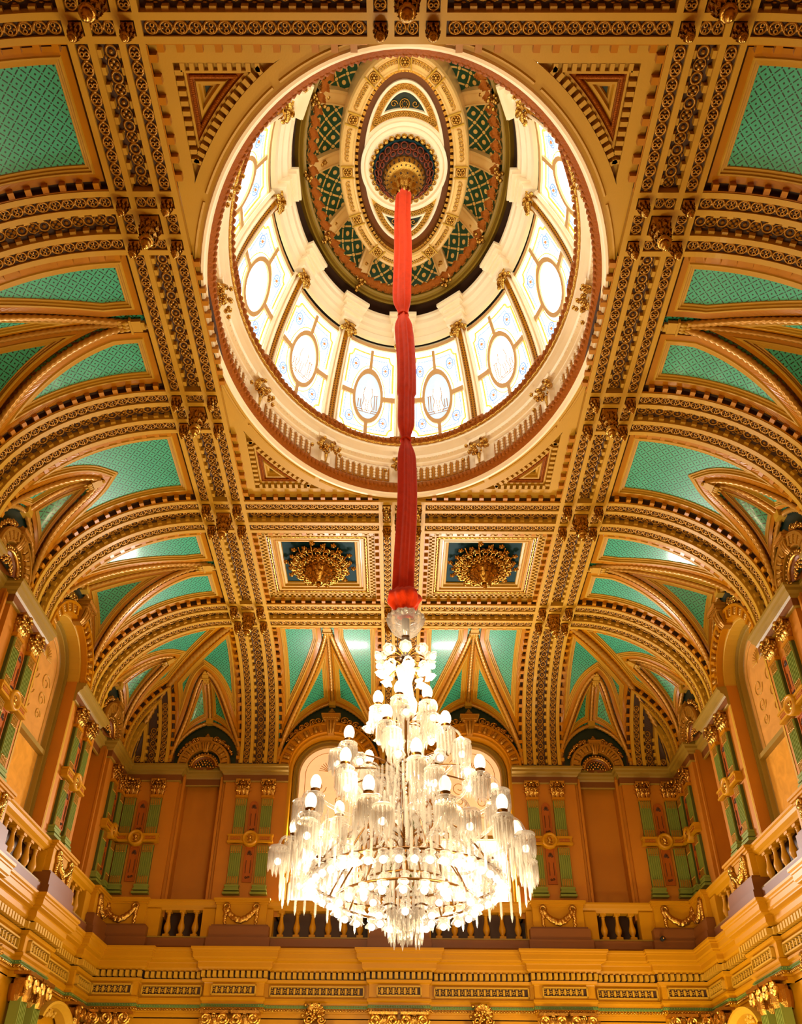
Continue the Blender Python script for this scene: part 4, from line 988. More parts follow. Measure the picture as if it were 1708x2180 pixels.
# upper room shell behind the coves (keeps daylight out)
# round-headed windows
wi = 13
for (s, c, h) in WINS:
    wn = bpy.data.objects.new('window_%d' % wi, None); COL.objects.link(wn); struct(wn); wi += 1
    wn.location = wl(s, c, 0, ZB); wn.rotation_euler = (0, 0, ROT[s]); r = .985; zc = ZC_W-ZB
    wn['label'] = 'tall round-headed window, %s' % {('back', -1): 'left one on the back wall behind the chandelier', ('back', 1): 'right one on the back wall behind the chandelier'}.get((s, -1 if c < 0 else 1), 'on the %s wall' % s)
    def archpts(r, n=25): a = np.linspace(0, pi, n); return [(r, -.4)]+[(r*cos(t), zc+r*sin(t)) for t in a]+[(-r, -.4)]
    def arch_sweep(m, prof, mm=0):      # prof: (r, y)
        P = []
        for rr, y in prof: P.append([(x, y, z) for x, z in archpts(rr)])
        grid(m, np.transpose(np.array(P), (1, 0, 2)), mm)
    m = MB(); arch_sweep(m, [(1.06, -.01), (1.0, -.01), (.985, .0), (.985, .30)]); m.build('reveal', 'cream' if s != 'back' else 'wallochre', wn)
    m = MB(); arch_sweep(m, [(.985, .30), (.97, .24), (.93, .23), (.92, .29), (.88, .30), (.87, .27), (.83, .27), (.82, .36), (.80, .40)]); box(m, -.85, .85, .26, .42, Z(.648)-ZB-.05, Z(.648)-ZB+.05); m.build('moulded_frame', 'stone', wn); m = MB(); box(m, -1.0, 1.0, .22, .5, -1.2, .03); m.build('sill_wall', 'umber', wn)
    m = MB(); a = archpts(.84); zb = Z(.648)-ZB
    up = [(x, .38, max(z, zb)) for x, z in a]; m.add(np.array(up+[(0, .38, zb+.5)]), [(i, i+1, len(up)) for i in range(len(up)-1)]+[(len(up)-1, 0, len(up))]); m.build('upper_pane', 'creampane' if s == 'back' else 'sidepane', wn)
    m = MB(); m.add([(-.84, .38, .02), (.84, .38, .02), (.84, .38, zb), (-.84, .38, zb)], [(0, 1, 2, 3)]); m.build('lower_pane', 'whitepane' if s == 'back' else 'goldpane', wn)
    m = MB()    # painted arch line and shell fan on the blind
    a = np.linspace(0, pi, 40); tube(m, np.stack([.66*np.cos(a), 0*a+.37, zc+.66*np.sin(a)], 1), .008, 4)
    for sg in (-1, 1): tube(m, [(sg*.66, .37, zc), (sg*.66, .37, zb+.12)], .008, 4)
    for k in range(13):
        t = pi*(k+.5)/13; tube(m, [(.06*cos(t), .37, zc+.1+.06*sin(t)), (.30*cos(t), .37, zc+.1+.30*sin(t))], .009, 4)
    for sg in (-1, 1):
        for z0_, r_ in ((-.35, .22), (-.75, .18), (-1.1, .14)):
            S_ = spiral(r_, 1.4, 18, sg); tube(m, np.stack([sg*.3+S_[:, 0], 0*S_[:, 0]+.37, zc+z0_+S_[:, 1]], 1), .010, 4)
    m.build('etched_scrolls', 'cream', wn)
# ---- hoods
def bracket(mb, s=1., z0=0.):
    taper(mb, .10*s, -.22*s, .05, z0, z0+.42*s, .20*s, -.34*s)
    for x in (-.11, 0, .11): tube(mb, [(x*s*.6, -.22*s, z0), (x*s*.8, -.30*s, z0+.12*s), (x*s, -.36*s, z0+.30*s), (x*s*1.1, -.36*s, z0+.42*s)], .05*s, 6)
    box(mb, -.24*s, .24*s, -.42*s, .05, z0+.42*s, z0+.48*s); box(mb, -.29*s, .29*s, -.48*s, .05, z0+.48*s, z0+.58*s); box(mb, -.33*s, .33*s, -.52*s, .05, z0+.58*s, z0+.62*s)
    lathe(mb, [(.16*s, 0), (.17*s, .04*s), (.10*s, .08*s), (.08*s, .13*s), (.13*s, .16*s), (.12*s, .22*s), (.06*s, .27*s), (.055*s, .32*s), (.01, .36*s)], 12, 0, TR(0, -.18*s, z0+.62*s))
    for i in range(9): box(mb, (-.26+i*.065)*s-.018*s, (-.26+i*.065)*s+.018*s, -.50*s, -.46*s, z0+.44*s, z0+.48*s)
def make_hood(big):
    root = thing('window_hood' if big else 'niche_hood', '', 'arch ornament')   # origin at arch centre on wall plane
    ro, ri = (1.33, 1.07) if big else (.70, .46)
    def arc(m, prof, mm=0, a0=0., a1=pi, n=40):
        t = np.linspace(a0, a1, n); grid(m, np.stack([np.stack([r*np.cos(t), 0*t+y, r*np.sin(t)], 1) for r, y in prof], 1), mm)
    m = MB(); arc(m, [(ro, .02), (ro, -.16), (ro-.02, -.20), (ro-.07, -.20), (ro-.08, -.14), (ri+.03, -.11), (ri+.02, -.14), (ri-.03, -.14), (ri-.03, .02)]); 
    n = 13 if big else 11
    for k in range(n):
        t = pi*(k+.5)/n
        if abs(t-pi/2) < .15: continue
        box(m, -.035, .035, -.19, .0, ri, ro-.07, 0, RY(pi/2-t))
    m.build('archivolt', 'ochre' if big else 'oldgold', root)
    m = MB()
    for k in range(n-1):
        t = pi*(k+1)/n; T_ = RY(pi/2-t)
        if abs(t-pi/2) < .2: continue
        for j in range(3): ball(m, (0, -.15, ri+.04+(ro-ri-.12)*(j+.5)/3), .06 if big else .05, seg=6, rings=4, T=T_, sq=(1, .8, 1))
    m.build('carved_blocks', 'oldgold', root, smooth=True)
    m = MB(); bracket(m, .78 if big else .56, ri-.08); m.build('keystone_bracket', 'oldgold', root)
    for sg in (-1, 1):
        m = MB()
        for j, a in enumerate(np.linspace(.30, 1.15, 7)):
            t = pi/2+sg*a*(.82 if big else 1.); rr = ro+.05; r_ = (.115-.010*j) if big else (.085-.008*j); S_ = spiral(r_, 1.4, 14, sg*(1 if j % 2 else -1))
            cx_, cz_ = (rr+r_*.5)*cos(t), (rr+r_*.5)*sin(t); tube(m, np.stack([cx_+S_[:, 0], 0*S_[:, 0]-.10, cz_+S_[:, 1]], 1), .026 if big else .02, 5)
            ball(m, (cx_, -.12, cz_), .035, seg=6, rings=4)
            for q in range(2): ball(m, ((rr+.02)*cos(t+.05*q), -.10, (rr+.02)*sin(t+.05*q)), .04, seg=5, rings=4, sq=(1.2, .7, .8))
        m.build('scroll_cresting', 'gold', root, smooth=True)
    if not big:
        m = MB(); arc(m, [(.46, .12), (.44, -.02), (.40, -.02), (.40, .14)], 0)
        m.add(np.vstack([[(.46*cos(t), .14, .46*sin(t)) for t in np.linspace(0, pi, 25)], [(0, .14, 0)]]), [(i, i+1, 25) for i in range(24)]); m.build('shell_recess', 'stone', root)
        m = MB(); torus(m, .33, .04, 26, 6, T=TR(0, -.10, -.06) @ RX(pi/2), arc=(0, pi)); torus(m, .38, .02, 30, 6, T=TR(0, -.08, -.06) @ RX(pi/2), arc=(0, pi))
        for k in range(15): t = pi*(k+.5)/15; ball(m, (.38*cos(t), -.12, -.06+.38*sin(t)), .028, seg=5, rings=4)
        for rr in (.10, .17, .24):
            for k in range(int(rr*42)): t = pi*(k+.5)/int(rr*42); ball(m, (rr*cos(t), -.02-.2*(.3-rr), -.06+rr*sin(t)), .032, seg=6, rings=4)
        m.build('gilt_shell', 'gold', root, smooth=True)
        m = MB(); t = np.linspace(0, pi, 20); grid(m, np.stack([np.stack([r*np.cos(t), 0*t+y, -.06+r*np.sin(t)], 1) for r, y in ((.33, -.10), (.2, .05), (.01, .10))], 1)); m.build('shell_bowl', 'ochre_dark', root)
    return root
PH = Proto(make_hood(True)); PN = Proto(make_hood(False))
def wherebay(s, c):
    if s == 'back': return ('left' if c < 0 else 'right')+' half of back wall'
    return '%s wall, %s bay from corner' % (s, 'first' if c > 17.5 else ('third' if c < 13 else 'second'))
for (s, c, h) in WINS: PH.put(wl(s, c, .0, ZC_W), ROT[s], 'gilt arched hood over round-headed window, %s' % wherebay(s, c), 'window hoods')
for (s, c, h) in NICH: PN.put(wl(s, c, .0, Z(.797)), ROT[s], 'gilt shell hood over terracotta niche, %s' % wherebay(s, c), 'niche hoods')
# ---- pilasters
def make_cap(w=.30, h=.43, name='capital', root=None, z0=0., y0=-.06):
    m = MB(); taper(m, w*.44, y0-.03, .05, z0, z0+h*.84, w*.56, y0-.09)
    for row, zz, L, n in ((0, .0, .20, 3), (1, .10, .22, 4)):
        for k in range(n):
            x = (k-(n-1)/2)*w/(n)*1.05; leaf(m, L, .115, .075, 0, TR(x, y0-.035-.015*row, z0+zz))
    for sg in (-1, 1):
        for k in (0, 1): leaf(m, .2, .09, .06, 0, TR(sg*w*.47, y0+.02, z0+.10*k) @ RZ(sg*pi/2*1.0))
        S_ = spiral(.068, 1.5, 16, 1); tube(m, np.stack([sg*(w*.50-S_[:, 0]*.8), 0*S_[:, 0]+y0-.10, z0+h*.76+S_[:, 1]], 1), .024, 5)
        S_ = spiral(.045, 1.4, 12, 1); tube(m, np.stack([sg*(w*.14+S_[:, 0]*.8), 0*S_[:, 0]+y0-.085, z0+h*.76+S_[:, 1]], 1), .018, 5)
        for i in range(4): ball(m, (sg*(w*.5), y0-.06+.03*i, z0+h*(.3+.14*i)), .035, seg=6, rings=4)
    ball(m, (0, y0-.14, z0+h*.90), .05, seg=8, rings=5); 
    for i in range(5): ball(m, ((i-2)*.06, y0-.10, z0+h*(.45+.05*(i % 2))), .032, seg=5, rings=4)
    m.build(name, 'gold', root, smooth=True)
    m = MB(); box(m, -w*.62, w*.62, y0-.13, .05, z0+h*.88, z0+h); m.build('abacus', 'gold', root)
def make_pilaster():
    root = thing('pilaster', '', 'pilaster'); B = Z(.5130)   # origin at base, on pier face
    z = lambda h: Z(h)-B
    m = MB(); box(m, -.20, .20, -.17, .02, 0, z(.5175)); box(m, -.185, .185, -.155, .02, z(.5205), z(.5235)); box(m, -.165, .165, -.13, .02, z(.5235), z(.5285)); box(m, -.175, .175, -.14, .02, z(.5285), z(.5325)); m.build('base', 'sage', root)
    for nm, a, b in (('lower_shaft', .533, .6165), ('upper_shaft', .638, .7205)):
        m = MB(); box(m, -.135, .135, -.07, .02, z(a), z(b)); sh = m.build(nm, 'sagedark', root)
        m = MB()
        for k in range(6): box(m, -.128+k*.0512-.009, -.128+k*.0512+.009, -.098, -.068, z(a), z(b))
        for k in range(5): box(m, -.1024+k*.0512-.012, -.1024+k*.0512+.012, -.080, -.068, z(a), z(b))
        m.build('flutes', 'sage', sh)
        m = MB()
        for zc_, d in ((a, 1), (b, -1)):
            for k in range(5):
                x = -.1024+k*.0512
                zz_ = sorted((z(zc_)+d*.03, z(zc_)+d*.17)); box(m, x-.016, x+.016, -.107, -.08, *zz_); ball(m, (x, -.10, z(zc_)+d*.19), .02, seg=6, rings=4)
            box(m, -.138, .138, -.102, -.06, z(zc_)-.006+(-.0 if d > 0 else -.01), z(zc_)+.016-(0 if d > 0 else .01))
        m.build('flute_gilding', 'oldgold', sh, smooth=False)
    m = MB(); box(m, -.16, .16, -.12, .02, z(.7215), z(.7272)); m.build('necking', 'ochre', root)
    make_cap(.30, Z(.7628)-Z(.7275), 'capital', root, z(.7275), -.05)
    return root
PP = Proto(make_pilaster())
def make_band():
    root = thing('medallion_band', '', 'medallion'); m = MB()   # origin at roundel centre
    h = .095; box(m, -.55, .55, -.15, .02, -h, h); box(m, -.57, .57, -.17, -.02, -h-.01, -h+.035); box(m, -.57, .57, -.17, -.02, h-.035, h+.01); m.build('cross_band', 'wallochre', root)
    m = MB()
    for sg in (-1, 1): box(m, sg*.37-.13, sg*.37+.13, -.16, -.14, -.035, .035)
    m.build('sunk_panels', 'terra2', root)
    m = MB()
    for sg in (-1, 1):
        for k in range(7): ball(m, (sg*.37-.11+k*.037, -.163, 0), .013, seg=5, rings=3)
    m.build('panel_beads', 'wallochre', root)
    m = MB(); lathe(m, [(.20, .02), (.20, -.16), (.185, -.21), (.15, -.21), (.13, -.19), (.12, -.15), (.10, -.14)], 28, 0, RX(-pi/2) @ SCL(1, 1, -1) if False else RX(pi/2) @ SCL(1, 1, -1)); m.build('roundel_ring', 'wallochre', root, smooth=True)
    m = MB(); lathe(m, [(.125, -.145), (.0001, -.15)], 24, 0, RX(pi/2) @ SCL(1, 1, -1)); ball(m, (0, -.16, .03), .055, seg=8, rings=6, sq=(.85, .8, 1.1)); ball(m, (.03, -.17, .02), .02, seg=5, rings=4); ball(m, (0, -.155, -.055), .06, seg=8, rings=5, sq=(1.2, .6, .7)); ball(m, (-.03, -.155, .05), .045, seg=6, rings=5); m.build('portrait_head_relief', 'gold', root, smooth=True)
    return root
PM = Proto(make_band())
def make_inlay(up):
    root = thing('inlay_panel', '', 'wall panel'); w = .115; hh = .80 if up else .84; m = MB(); m2 = MB()
    zt, zb = (Z(.716)-Z(.6296), Z(.642)-Z(.6296)) if up else (Z(.614)-Z(.6296), Z(.540)-Z(.6296))
    def outline(w, ins):
        P = [(-w, zb+ins), (w, zb+ins)]
        if up: P += [(w*cos(a), zt-w-ins+w*sin(a)) for a in np.linspace(0, pi, 12)]
        else: P += [(w, zt-ins), (-w, zt-ins)]
        return P
    O1, O2 = outline(w, 0), outline(w-.025, .025); n = len(O1)
    m.add([(x, .0, z) for x, z in O1]+[(x, -.05, z) for x, z in O1]+[(x, -.05, z) for x, z in O2]+[(x, -.03, z) for x, z in O2], [(k*n+i, k*n+(i+1) % n, (k+1)*n+(i+1) % n, (k+1)*n+i) for k in range(3) for i in range(n)]+[tuple(3*n+i for i in range(n))]); m.build('panel', 'terra2', root)
    zm = (zt+zb)/2
    for sg in (-1, 1):
        tube(m2, [(sg*.055, -.036, zb+.22), (sg*.055, -.036, zt-.34)], .007, 4)
        for zz, k in ((zb+.12, 1), (zt-.18, -1)):
            S_ = spiral(.035, 1.3, 10, sg*k); tube(m2, np.stack([sg*.03+S_[:, 0], 0*S_[:, 0]-.036, zz+S_[:, 1]], 1), .008, 4)
    for k in range(7): a = pi*k/6; tube(m2, [(0, -.036, zt-.16), (.055*cos(a), -.036, zt-.16+.07*sin(a))], .007, 4)
    m2.build('incised_ornament', 'umber', root); return root
PI_ = [Proto(make_inlay(True)), Proto(make_inlay(False))]
def make_pedestal():
    root = thing('pedestal', '', 'pedestal'); B = Z(.405); z = lambda h: Z(h)-B
    m = MB(); box(m, -.60, .60, -.27, 0, z(.449), z(.492)); box(m, -.62, .62, -.29, 0, z(.489), z(.493)); box(m, -.65, .65, -.33, 0, z(.493), z(.4965)); box(m, -.67, .67, -.36, 0, z(.4965), z(.5005)); m.build('die_and_cap', 'wallochre', root)
    m = MB(); box(m, -.66, .66, -.33, 0, z(.4455), z(.449)); box(m, -.70, .70, -.36, 0, z(.4235), z(.4455)); box(m, -.74, .74, -.40, 0, 0, z(.4235)); m.build('plinth', 'brown', root)
    m = MB(); zt = z(.486); zb_ = z(.455)
    for i in range(34):
        t = i/33*2-1; x = t*.34; zz = zt-.08-(zt-zb_-.10)*(1-t*t)*.92; ball(m, (x, -.30-.02*rng.rand(), zz+.008*rng.randn()), .055+.018*(1-t*t)+.012*rng.rand(), seg=6, rings=4)
    for sg in (-1, 1):
        for i in range(9): ball(m, (sg*(.37+.012*rng.randn()), -.30, zt-.08-.042*i), .062-.003*i, seg=6, rings=4)
        torus(m, .065, .032, 10, 5, T=TR(sg*.35, -.31, zt-.02) @ RX(pi/2))
    gl = m.build('gilt_garland', 'gold', root, smooth=True); gl['label'] = 'gilt leaf garland'
    return root
PQ = Proto(make_pedestal())
def make_ionic():
    root = thing('ionic_pilaster', '', 'pilaster')   # origin floor
    zt = Z(.2925); m = MB(); taper(m, .17, -.16, .02, 1.0, zt-.36, .16, -.15); 
    for k in range(5): box(m, -.14+k*.07-.012, -.14+k*.07+.012, -.18, -.15, 1.2, zt-.42)
    m.build('shaft', 'sage', root); m = MB(); box(m, -.24, .24, -.22, .02, 0, 1.0); m.build('pedestal_block', 'brown', root)
    m = MB(); box(m, -.18, .18, -.20, .02, zt-.42, zt-.36); box(m, -.19, .19, -.18, .02, zt-.36, zt-.10); box(m, -.31, .31, -.31, .0, zt-.06, zt); lathe(m, [(.17, zt-.50), (.20, zt-.40), (.21, zt-.20)], 16, 0, TR(0, -.05, 0))
    for sg in (-1, 1):
        S_ = spiral(.135, 2., 26, -1); tube(m, np.stack([sg*(.19+S_[:, 0]), 0*S_[:, 0]-.25, zt-.17+S_[:, 1]], 1), .032, 6); ball(m, (sg*.16, -.22, zt-.15), .03)
        for q in range(4): ball(m, (sg*(.12+.01*q), -.20, zt-.28-.03*q), .03, seg=6, rings=4)
    for k in range(5): ball(m, (-.10+.05*k, -.22, zt-.10), .032, seg=6, rings=4, sq=(.8, 1, 1.2)); leaf(m, .14, .09, .05, 0, TR(-.12+.06*k, -.19, zt-.36))
    for q in range(6): ball(m, (.035*cos(q), -.27, zt-.03+.035*sin(q)), .03, seg=6, rings=4)
    m.build('capital', 'gold', root, smooth=False); return root
PIO = Proto(make_ionic())
for (s, c, wd, _) in PIERS:
    for sg in (-1, 1):
        lr = ('left' if sg < 0 else 'right') if s == 'back' else ('farther' if sg > 0 else 'nearer')
        PP.put(wl(s, c+sg*.333, 0, Z(.5130)), ROT[s], 'sage green fluted pilaster with gilt capital, %s of pair, %s' % (lr, wd), 'green fluted pilasters')
        PIO.put(wl(s, c+sg*.34, .10, 0), ROT[s], 'gilt scroll-capital pilaster below main cornice, %s of pair, %s' % (lr, wd), 'lower scroll capital pilasters')
    PM.put(wl(s, c, 0, Z(.6296)), ROT[s], 'buff cross band with gilt portrait roundel, %s' % wd, 'portrait medallion bands')
    PI_[0].put(wl(s, c, 0, Z(.6296)), ROT[s], 'upper round-topped terracotta inlay between pilasters, %s' % wd, 'upper inlay panels')
    PI_[1].put(wl(s, c, 0, Z(.6296)), ROT[s], 'lower rectangular terracotta inlay between pilasters, %s' % wd, 'lower inlay panels')
    PQ.put(wl(s, c, 0, Z(.405)), ROT[s], 'buff balustrade pedestal with gilt garland, %s' % wd, 'garland pedestals')
# ---- horizontal sweeps
BACKC = sorted([(-CX), -BX, 0, BX, CX]); SIDEC = [ROW[2], ROW[3], ROW[4], CY]
def plan(dp, hw, nd=None):
    """returns vertices (x,y) counter order along back (left->right), right (back->front), front, left; with per-edge skip flags"""
    V = []; sk = []
    def addv(x, y, k=False): V.append((x, y)); sk.append(k)
    nd = nd or (lambda side, a: (0., False))
    # back wall
    addv(-(W_-dp), D_-dp)
    for i, c in enumerate(BACKC):
        if i > 0:
            addv(c-hw, D_-dp)
        if i < len(BACKC)-1:
            d, skp = nd('back', i); addv(c+hw, D_-dp, skp)
            if not skp: V[-1] = (c+hw, D_-dp); addv(c+hw, D_-d); addv(BACKC[i+1]-hw, D_-d)
            else: pass
    addv(W_-dp, D_-dp)
    S = SIDEC[::-1]
    for i, c in enumerate(S):
        if i > 0: addv(W_-dp, c+hw)
        d, skp = nd('right', i) if i < len(S)-1 else (0., False)
        addv(W_-dp, c-hw, skp)
        if not skp:
            addv(W_-d, c-hw); addv(W_-d, (S[i+1]+hw) if i < len(S)-1 else FR)
    S = SIDEC
    d0 = 0.
    addv(-(W_-d0), FR)
    for i, c in enumerate(S):
        if i == 0: addv(-(W_-d0), c-hw)
        addv(-(W_-dp), c-hw)
        if i < len(S)-1:
            d, skp = nd('left', len(S)-2-i); addv(-(W_-dp), c+hw, skp)
            if not skp: addv(-(W_-d), c+hw); addv(-(W_-d), S[i+1]-hw)
    return V, sk
def sweep_plan(mb, V, sk, prof, mats):
    n = len(V); V = np.array(V, float); P = np.zeros((n, len(prof), 3)); N = []
    for i in range(n):
        d = V[(i+1) % n]-V[i]; L = np.hypot(*d); d = d/L if L > 1e-9 else d; N.append(np.array([d[1], -d[0]]))
    for i in range(n):
        n1, n2 = N[i-1], N[i]; off = n1+n2 if abs(np.dot(n1, n2)) < .5 else n1
        for j, (p, z) in enumerate(prof): P[i, j] = (V[i, 0]+off[0]*p, V[i, 1]+off[1]*p, z)
    F = []; M_ = []; k = len(prof)
    for i in range(n):
        if sk[i]: continue
        i2 = (i+1) % n
        for j in range(k-1): F.append((i*k+j, i2*k+j, i2*k+j+1, i*k+j+1)); M_.append(mats[j] if isinstance(mats, list) else mats)
    # end caps at skipped edges
    for i in range(n):
        if sk[i]:
            F.append(tuple(i*k+j for j in range(k))); M_.append(0); i2 = (i+1) % n; F.append(tuple(i2*k+j for j in range(k))); M_.append(0)
    mb.add(P.reshape(-1, 3), F, M_)
def along(V, sk, p, pitch, fn, minlen=.3):
    n = len(V); V = np.array(V, float); N = []
    for i in range(n):
        d = V[(i+1) % n]-V[i]; L = np.hypot(*d); d = d/max(L, 1e-9); N.append(np.array([d[1], -d[0]]))
    Q = [V[i]+(N[i-1]+N[i] if abs(np.dot(N[i-1], N[i])) < .5 else N[i])*p for i in range(n)]
    for i in range(n):
        a, b = Q[i], Q[(i+1) % n]; L = np.hypot(*(b-a))
        if sk[i] or L < minlen or min(a[1], b[1]) < 8.: 
            if not (L > minlen and max(a[1], b[1]) > 8 and not sk[i]): continue
        k = max(1, int(L/pitch)); d = (b-a)/L
        for q in range(k):
            x = a+d*L*(q+.5)/k
            if x[1] < 8.5: continue
            fn(x, atan2(d[1], d[0]))
def trim(n, label): o = bpy.data.objects.new('trim_%d' % n, None); COL.objects.link(o); struct(o); o['label'] = label; return o
# 1 spring cornice
t1 = trim(1, 'olive cornice at the springing of the vault, dipping into the niches')
nd = lambda side, i: ((-.30, False) if (side == 'back' and i in (0, 3)) or (side != 'back' and i in (0, 2)) else (0., True))
V, sk = plan(.0, HP, nd)
m = MB(); sweep_plan(m, V, sk, [(.0, Z(.7605)), (.05, Z(.7605)), (.06, Z(.7625)), (.06, Z(.776)), (.09, Z(.779)), (.10, Z(.782)), (.16, Z(.785)), (.17, Z(.790)), (.21, Z(.792)), (.21, Z(.797)), (.0, Z(.7985))], [0, 0, 1, 0, 0, 0, 0, 0, 0, 0]); m.build('cornice', ['stone', 'brown'], t1)
# 2 parapet
t2 = trim(2, 'buff parapet rail and base of the balustrade running round the hall')
V0, sk0 = plan(.0, .62)
m = MB(); sweep_plan(m, V0, sk0, [(-.12, Z(.4815)), (.10, Z(.4815)), (.12, Z(.4845)), (.14, Z(.486)), (.18, Z(.489)), (.20, Z(.494)), (.23, Z(.496)), (.23, Z(.4995)), (-.14, Z(.5005)), (-.14, Z(.4815))], 0); m.build('hand_rail', 'wallochre', t2)
m = MB(); sweep_plan(m, V0, sk0, [(.30, Z(.404)), (.24, Z(.410)), (.24, Z(.4245)), (.21, Z(.426)), (.21, Z(.4285)), (-.13, Z(.4295)), (-.13, Z(.4))], [0, 0, 0, 1, 1, 0]); m.build('base_rail', ['brown', 'stone'], t2)
# baluster bays
def make_baluster():
    root = thing('baluster', '', 'baluster'); H_ = Z(.4815)-Z(.4295); m = MB(); box(m, -.075, .075, -.075, .075, 0, .07); box(m, -.07, .07, -.07, .07, H_-.05, H_); m.build('blocks', 'wallochre', root)
    m = MB(); pr = [(.06, .07), (.062, .085), (.04, .10), (.05, .13), (.075, .18), (.083, .23), (.075, .28), (.052, .36), (.040, .44), (.036, .50), (.045, .515), (.045, .53), (.038, .54), (.052, H_-.06), (.055, H_-.05)]; lathe(m, pr, 14); m.build('turned_shaft', 'wallochre', root, smooth=True); return root
PBAL = Proto(make_baluster())
m = MB(); md = MB()
def solid(side, a, b): box(m, a, b, -.12, .16, Z(.4285), Z(.4825), 0, lambda V: np.array([wl(side, *v) for v in V]))
for side, C_ in (('back', BACKC), ('left', SIDEC), ('right', SIDEC)):
    for i in range(len(C_)-1):
        a, b = C_[i], C_[i+1]; c = (a+b)/2; small = (b-a) < 3.2; ho = .50 if small else 1.13; nb = 3 if small else 6; sp = .33 if small else .375
        solid(side, a, c-ho); solid(side, c+ho, b)
        for j in range(nb):
            u = c+(j-(nb-1)/2)*sp; wd = ('%s of back wall' % ('left end' if c < -3 else 'left centre' if c < 0 else 'right centre' if c < 3 else 'right end')) if side == 'back' else '%s wall %s bay from corner' % (side, {2: 'first', 1: 'second', 0: 'third'}[i])
            PBAL.put(wl(side, u, .02, Z(.4295)), ROT[side], 'turned buff baluster, %s from left of %s, %s' % (['first', 'second', 'third', 'fourth', 'fifth', 'sixth'][j if side != 'right' else nb-1-j], 'three' if small else 'six', wd), 'turned balusters')
    if side != 'back': solid(side, FR, C_[0])
m.build('parapet_solid', 'wallochre', t2)
# 3 main cornice
t3 = trim(3, 'deep amber main cornice stepping round the hall below the balustrade')
V3, s3 = plan(.15, .66); H3 = lambda h: Z(h)
m = MB(); sweep_plan(m, V3, s3, [(-.16, H3(.4055)), (.36, H3(.4045)), (.36, H3(.4005)), (.33, H3(.3985)), (.33, H3(.396)), (.31, H3(.395)), (.31, H3(.3865)), (.28, H3(.3845)), (.28, H3(.3825)), (.20, H3(.380)), (.19, H3(.378)), (.19, H3(.370)), (.15, H3(.3665)), (.13, H3(.3645)), (.04, H3(.3635)), (.04, H3(.352)), (.09, H3(.351)), (.07, H3(.346)), (.03, H3(.3445)), (.02, H3(.343)), (.02, H3(.320)), (.06, H3(.318)), (.07, H3(.314)), (.03, H3(.311)), (.03, H3(.307)), (.05, H3(.3065)), (.05, H3(.301)), (.03, H3(.3005)), (.03, H3(.2925)), (-.02, H3(.2925)), (-.02, H3(.283))],
           [0]*13+[1]*2+[0]*10+[2]+[0]*5); m.build('cornice_profile', ['wallochre', 'umber', 'mint'], t3)
m = MB(); along(V3, s3, .115, .125, lambda x, a: box(m, -.04, .04, -.07, .06, H3(.3525), H3(.3630), 0, TR(x[0], x[1], 0) @ RZ(a)), .15); m.build('dentil_course', 'cream', t3)
m = MB(); along(V3, s3, .055, .07, lambda x, a: ball(m, (x[0], x[1], H3(.2975)), .030, seg=5, rings=3, T=None), .1); m.build('gilt_bead_course', 'gold', t3, smooth=True)
m = MB(); along(V3, s3, .065, .055, lambda x, a: ball(m, (x[0], x[1], H3(.3038)), .016, seg=4, rings=3, T=None), .1); m.build('mint_beads', 'sage', t3)
# frieze panels
def make_frieze(w, ns):
    root = thing('frieze_panel', '', 'wall panel'); h = Z(.3405)-Z(.3215); m = MB()   # origin centre
    for a, b, c, d in ((-w/2, w/2, -h/2, -h/2+.03), (-w/2, w/2, h/2-.03, h/2), (-w/2, -w/2+.03, -h/2, h/2), (w/2-.03, w/2, -h/2, h/2)): box(m, a, b, -.06, .02, c, d)
    m.build('frame', 'cream', root); m = MB(); box(m, -w/2+.03, w/2-.03, -.005, .02, -h/2+.03, h/2-.03); m.build('ground', 'umber', root)
    m = MB(); p = (w-.12)/ns
    for k in range(ns+1):
        x = -w/2+.06+p*k
        if k < ns: box(m, x+p*.5-.022, x+p*.5+.022, -.035, 0, -h/2+.05, h/2-.05); torus(m, .03, .008, 8, 4, T=TR(x, -.02, 0) @ RX(pi/2)); ball(m, (x, -.02, .07), .016, seg=5, rings=3); ball(m, (x, -.02, -.07), .016, seg=5, rings=3)
    m.build('fluted_relief', 'cream', root); return root
PF1, PF2 = Proto(make_frieze(1.02, 7)), Proto(make_frieze(2.16, 14)); PFn = Proto(make_frieze(1.38, 9)); PFc = Proto(make_frieze(.92, 6))
ZF = Z(.331)
for (s, c, wd, _) in PIERS:
    cc = c; P_ = PF1
    if abs(abs(c)-CX) < .01 and s == 'back': cc = (c/abs(c))*6.50; P_ = PFc
    if s != 'back' and abs(c-CY) < .01: cc = 19.70; P_ = PFc
    P_.put(wl(s, cc, .175, ZF), ROT[s], 'fluted frieze panel under pilaster pair, %s' % wd, 'fluted frieze panels')
for (s, c, h) in WINS: (PF2 if s != 'back' else PF2).put(wl(s, c, .025, ZF) if False else wl(s, c, .03, ZF), ROT[s], 'long fluted frieze panel under window bay, %s' % wherebay(s, c), 'fluted frieze panels')
for (s, c, h) in NICH: PFn.put(wl(s, c, .03, ZF), ROT[s], 'short fluted frieze panel under niche bay, %s' % wherebay(s, c), 'fluted frieze panels')
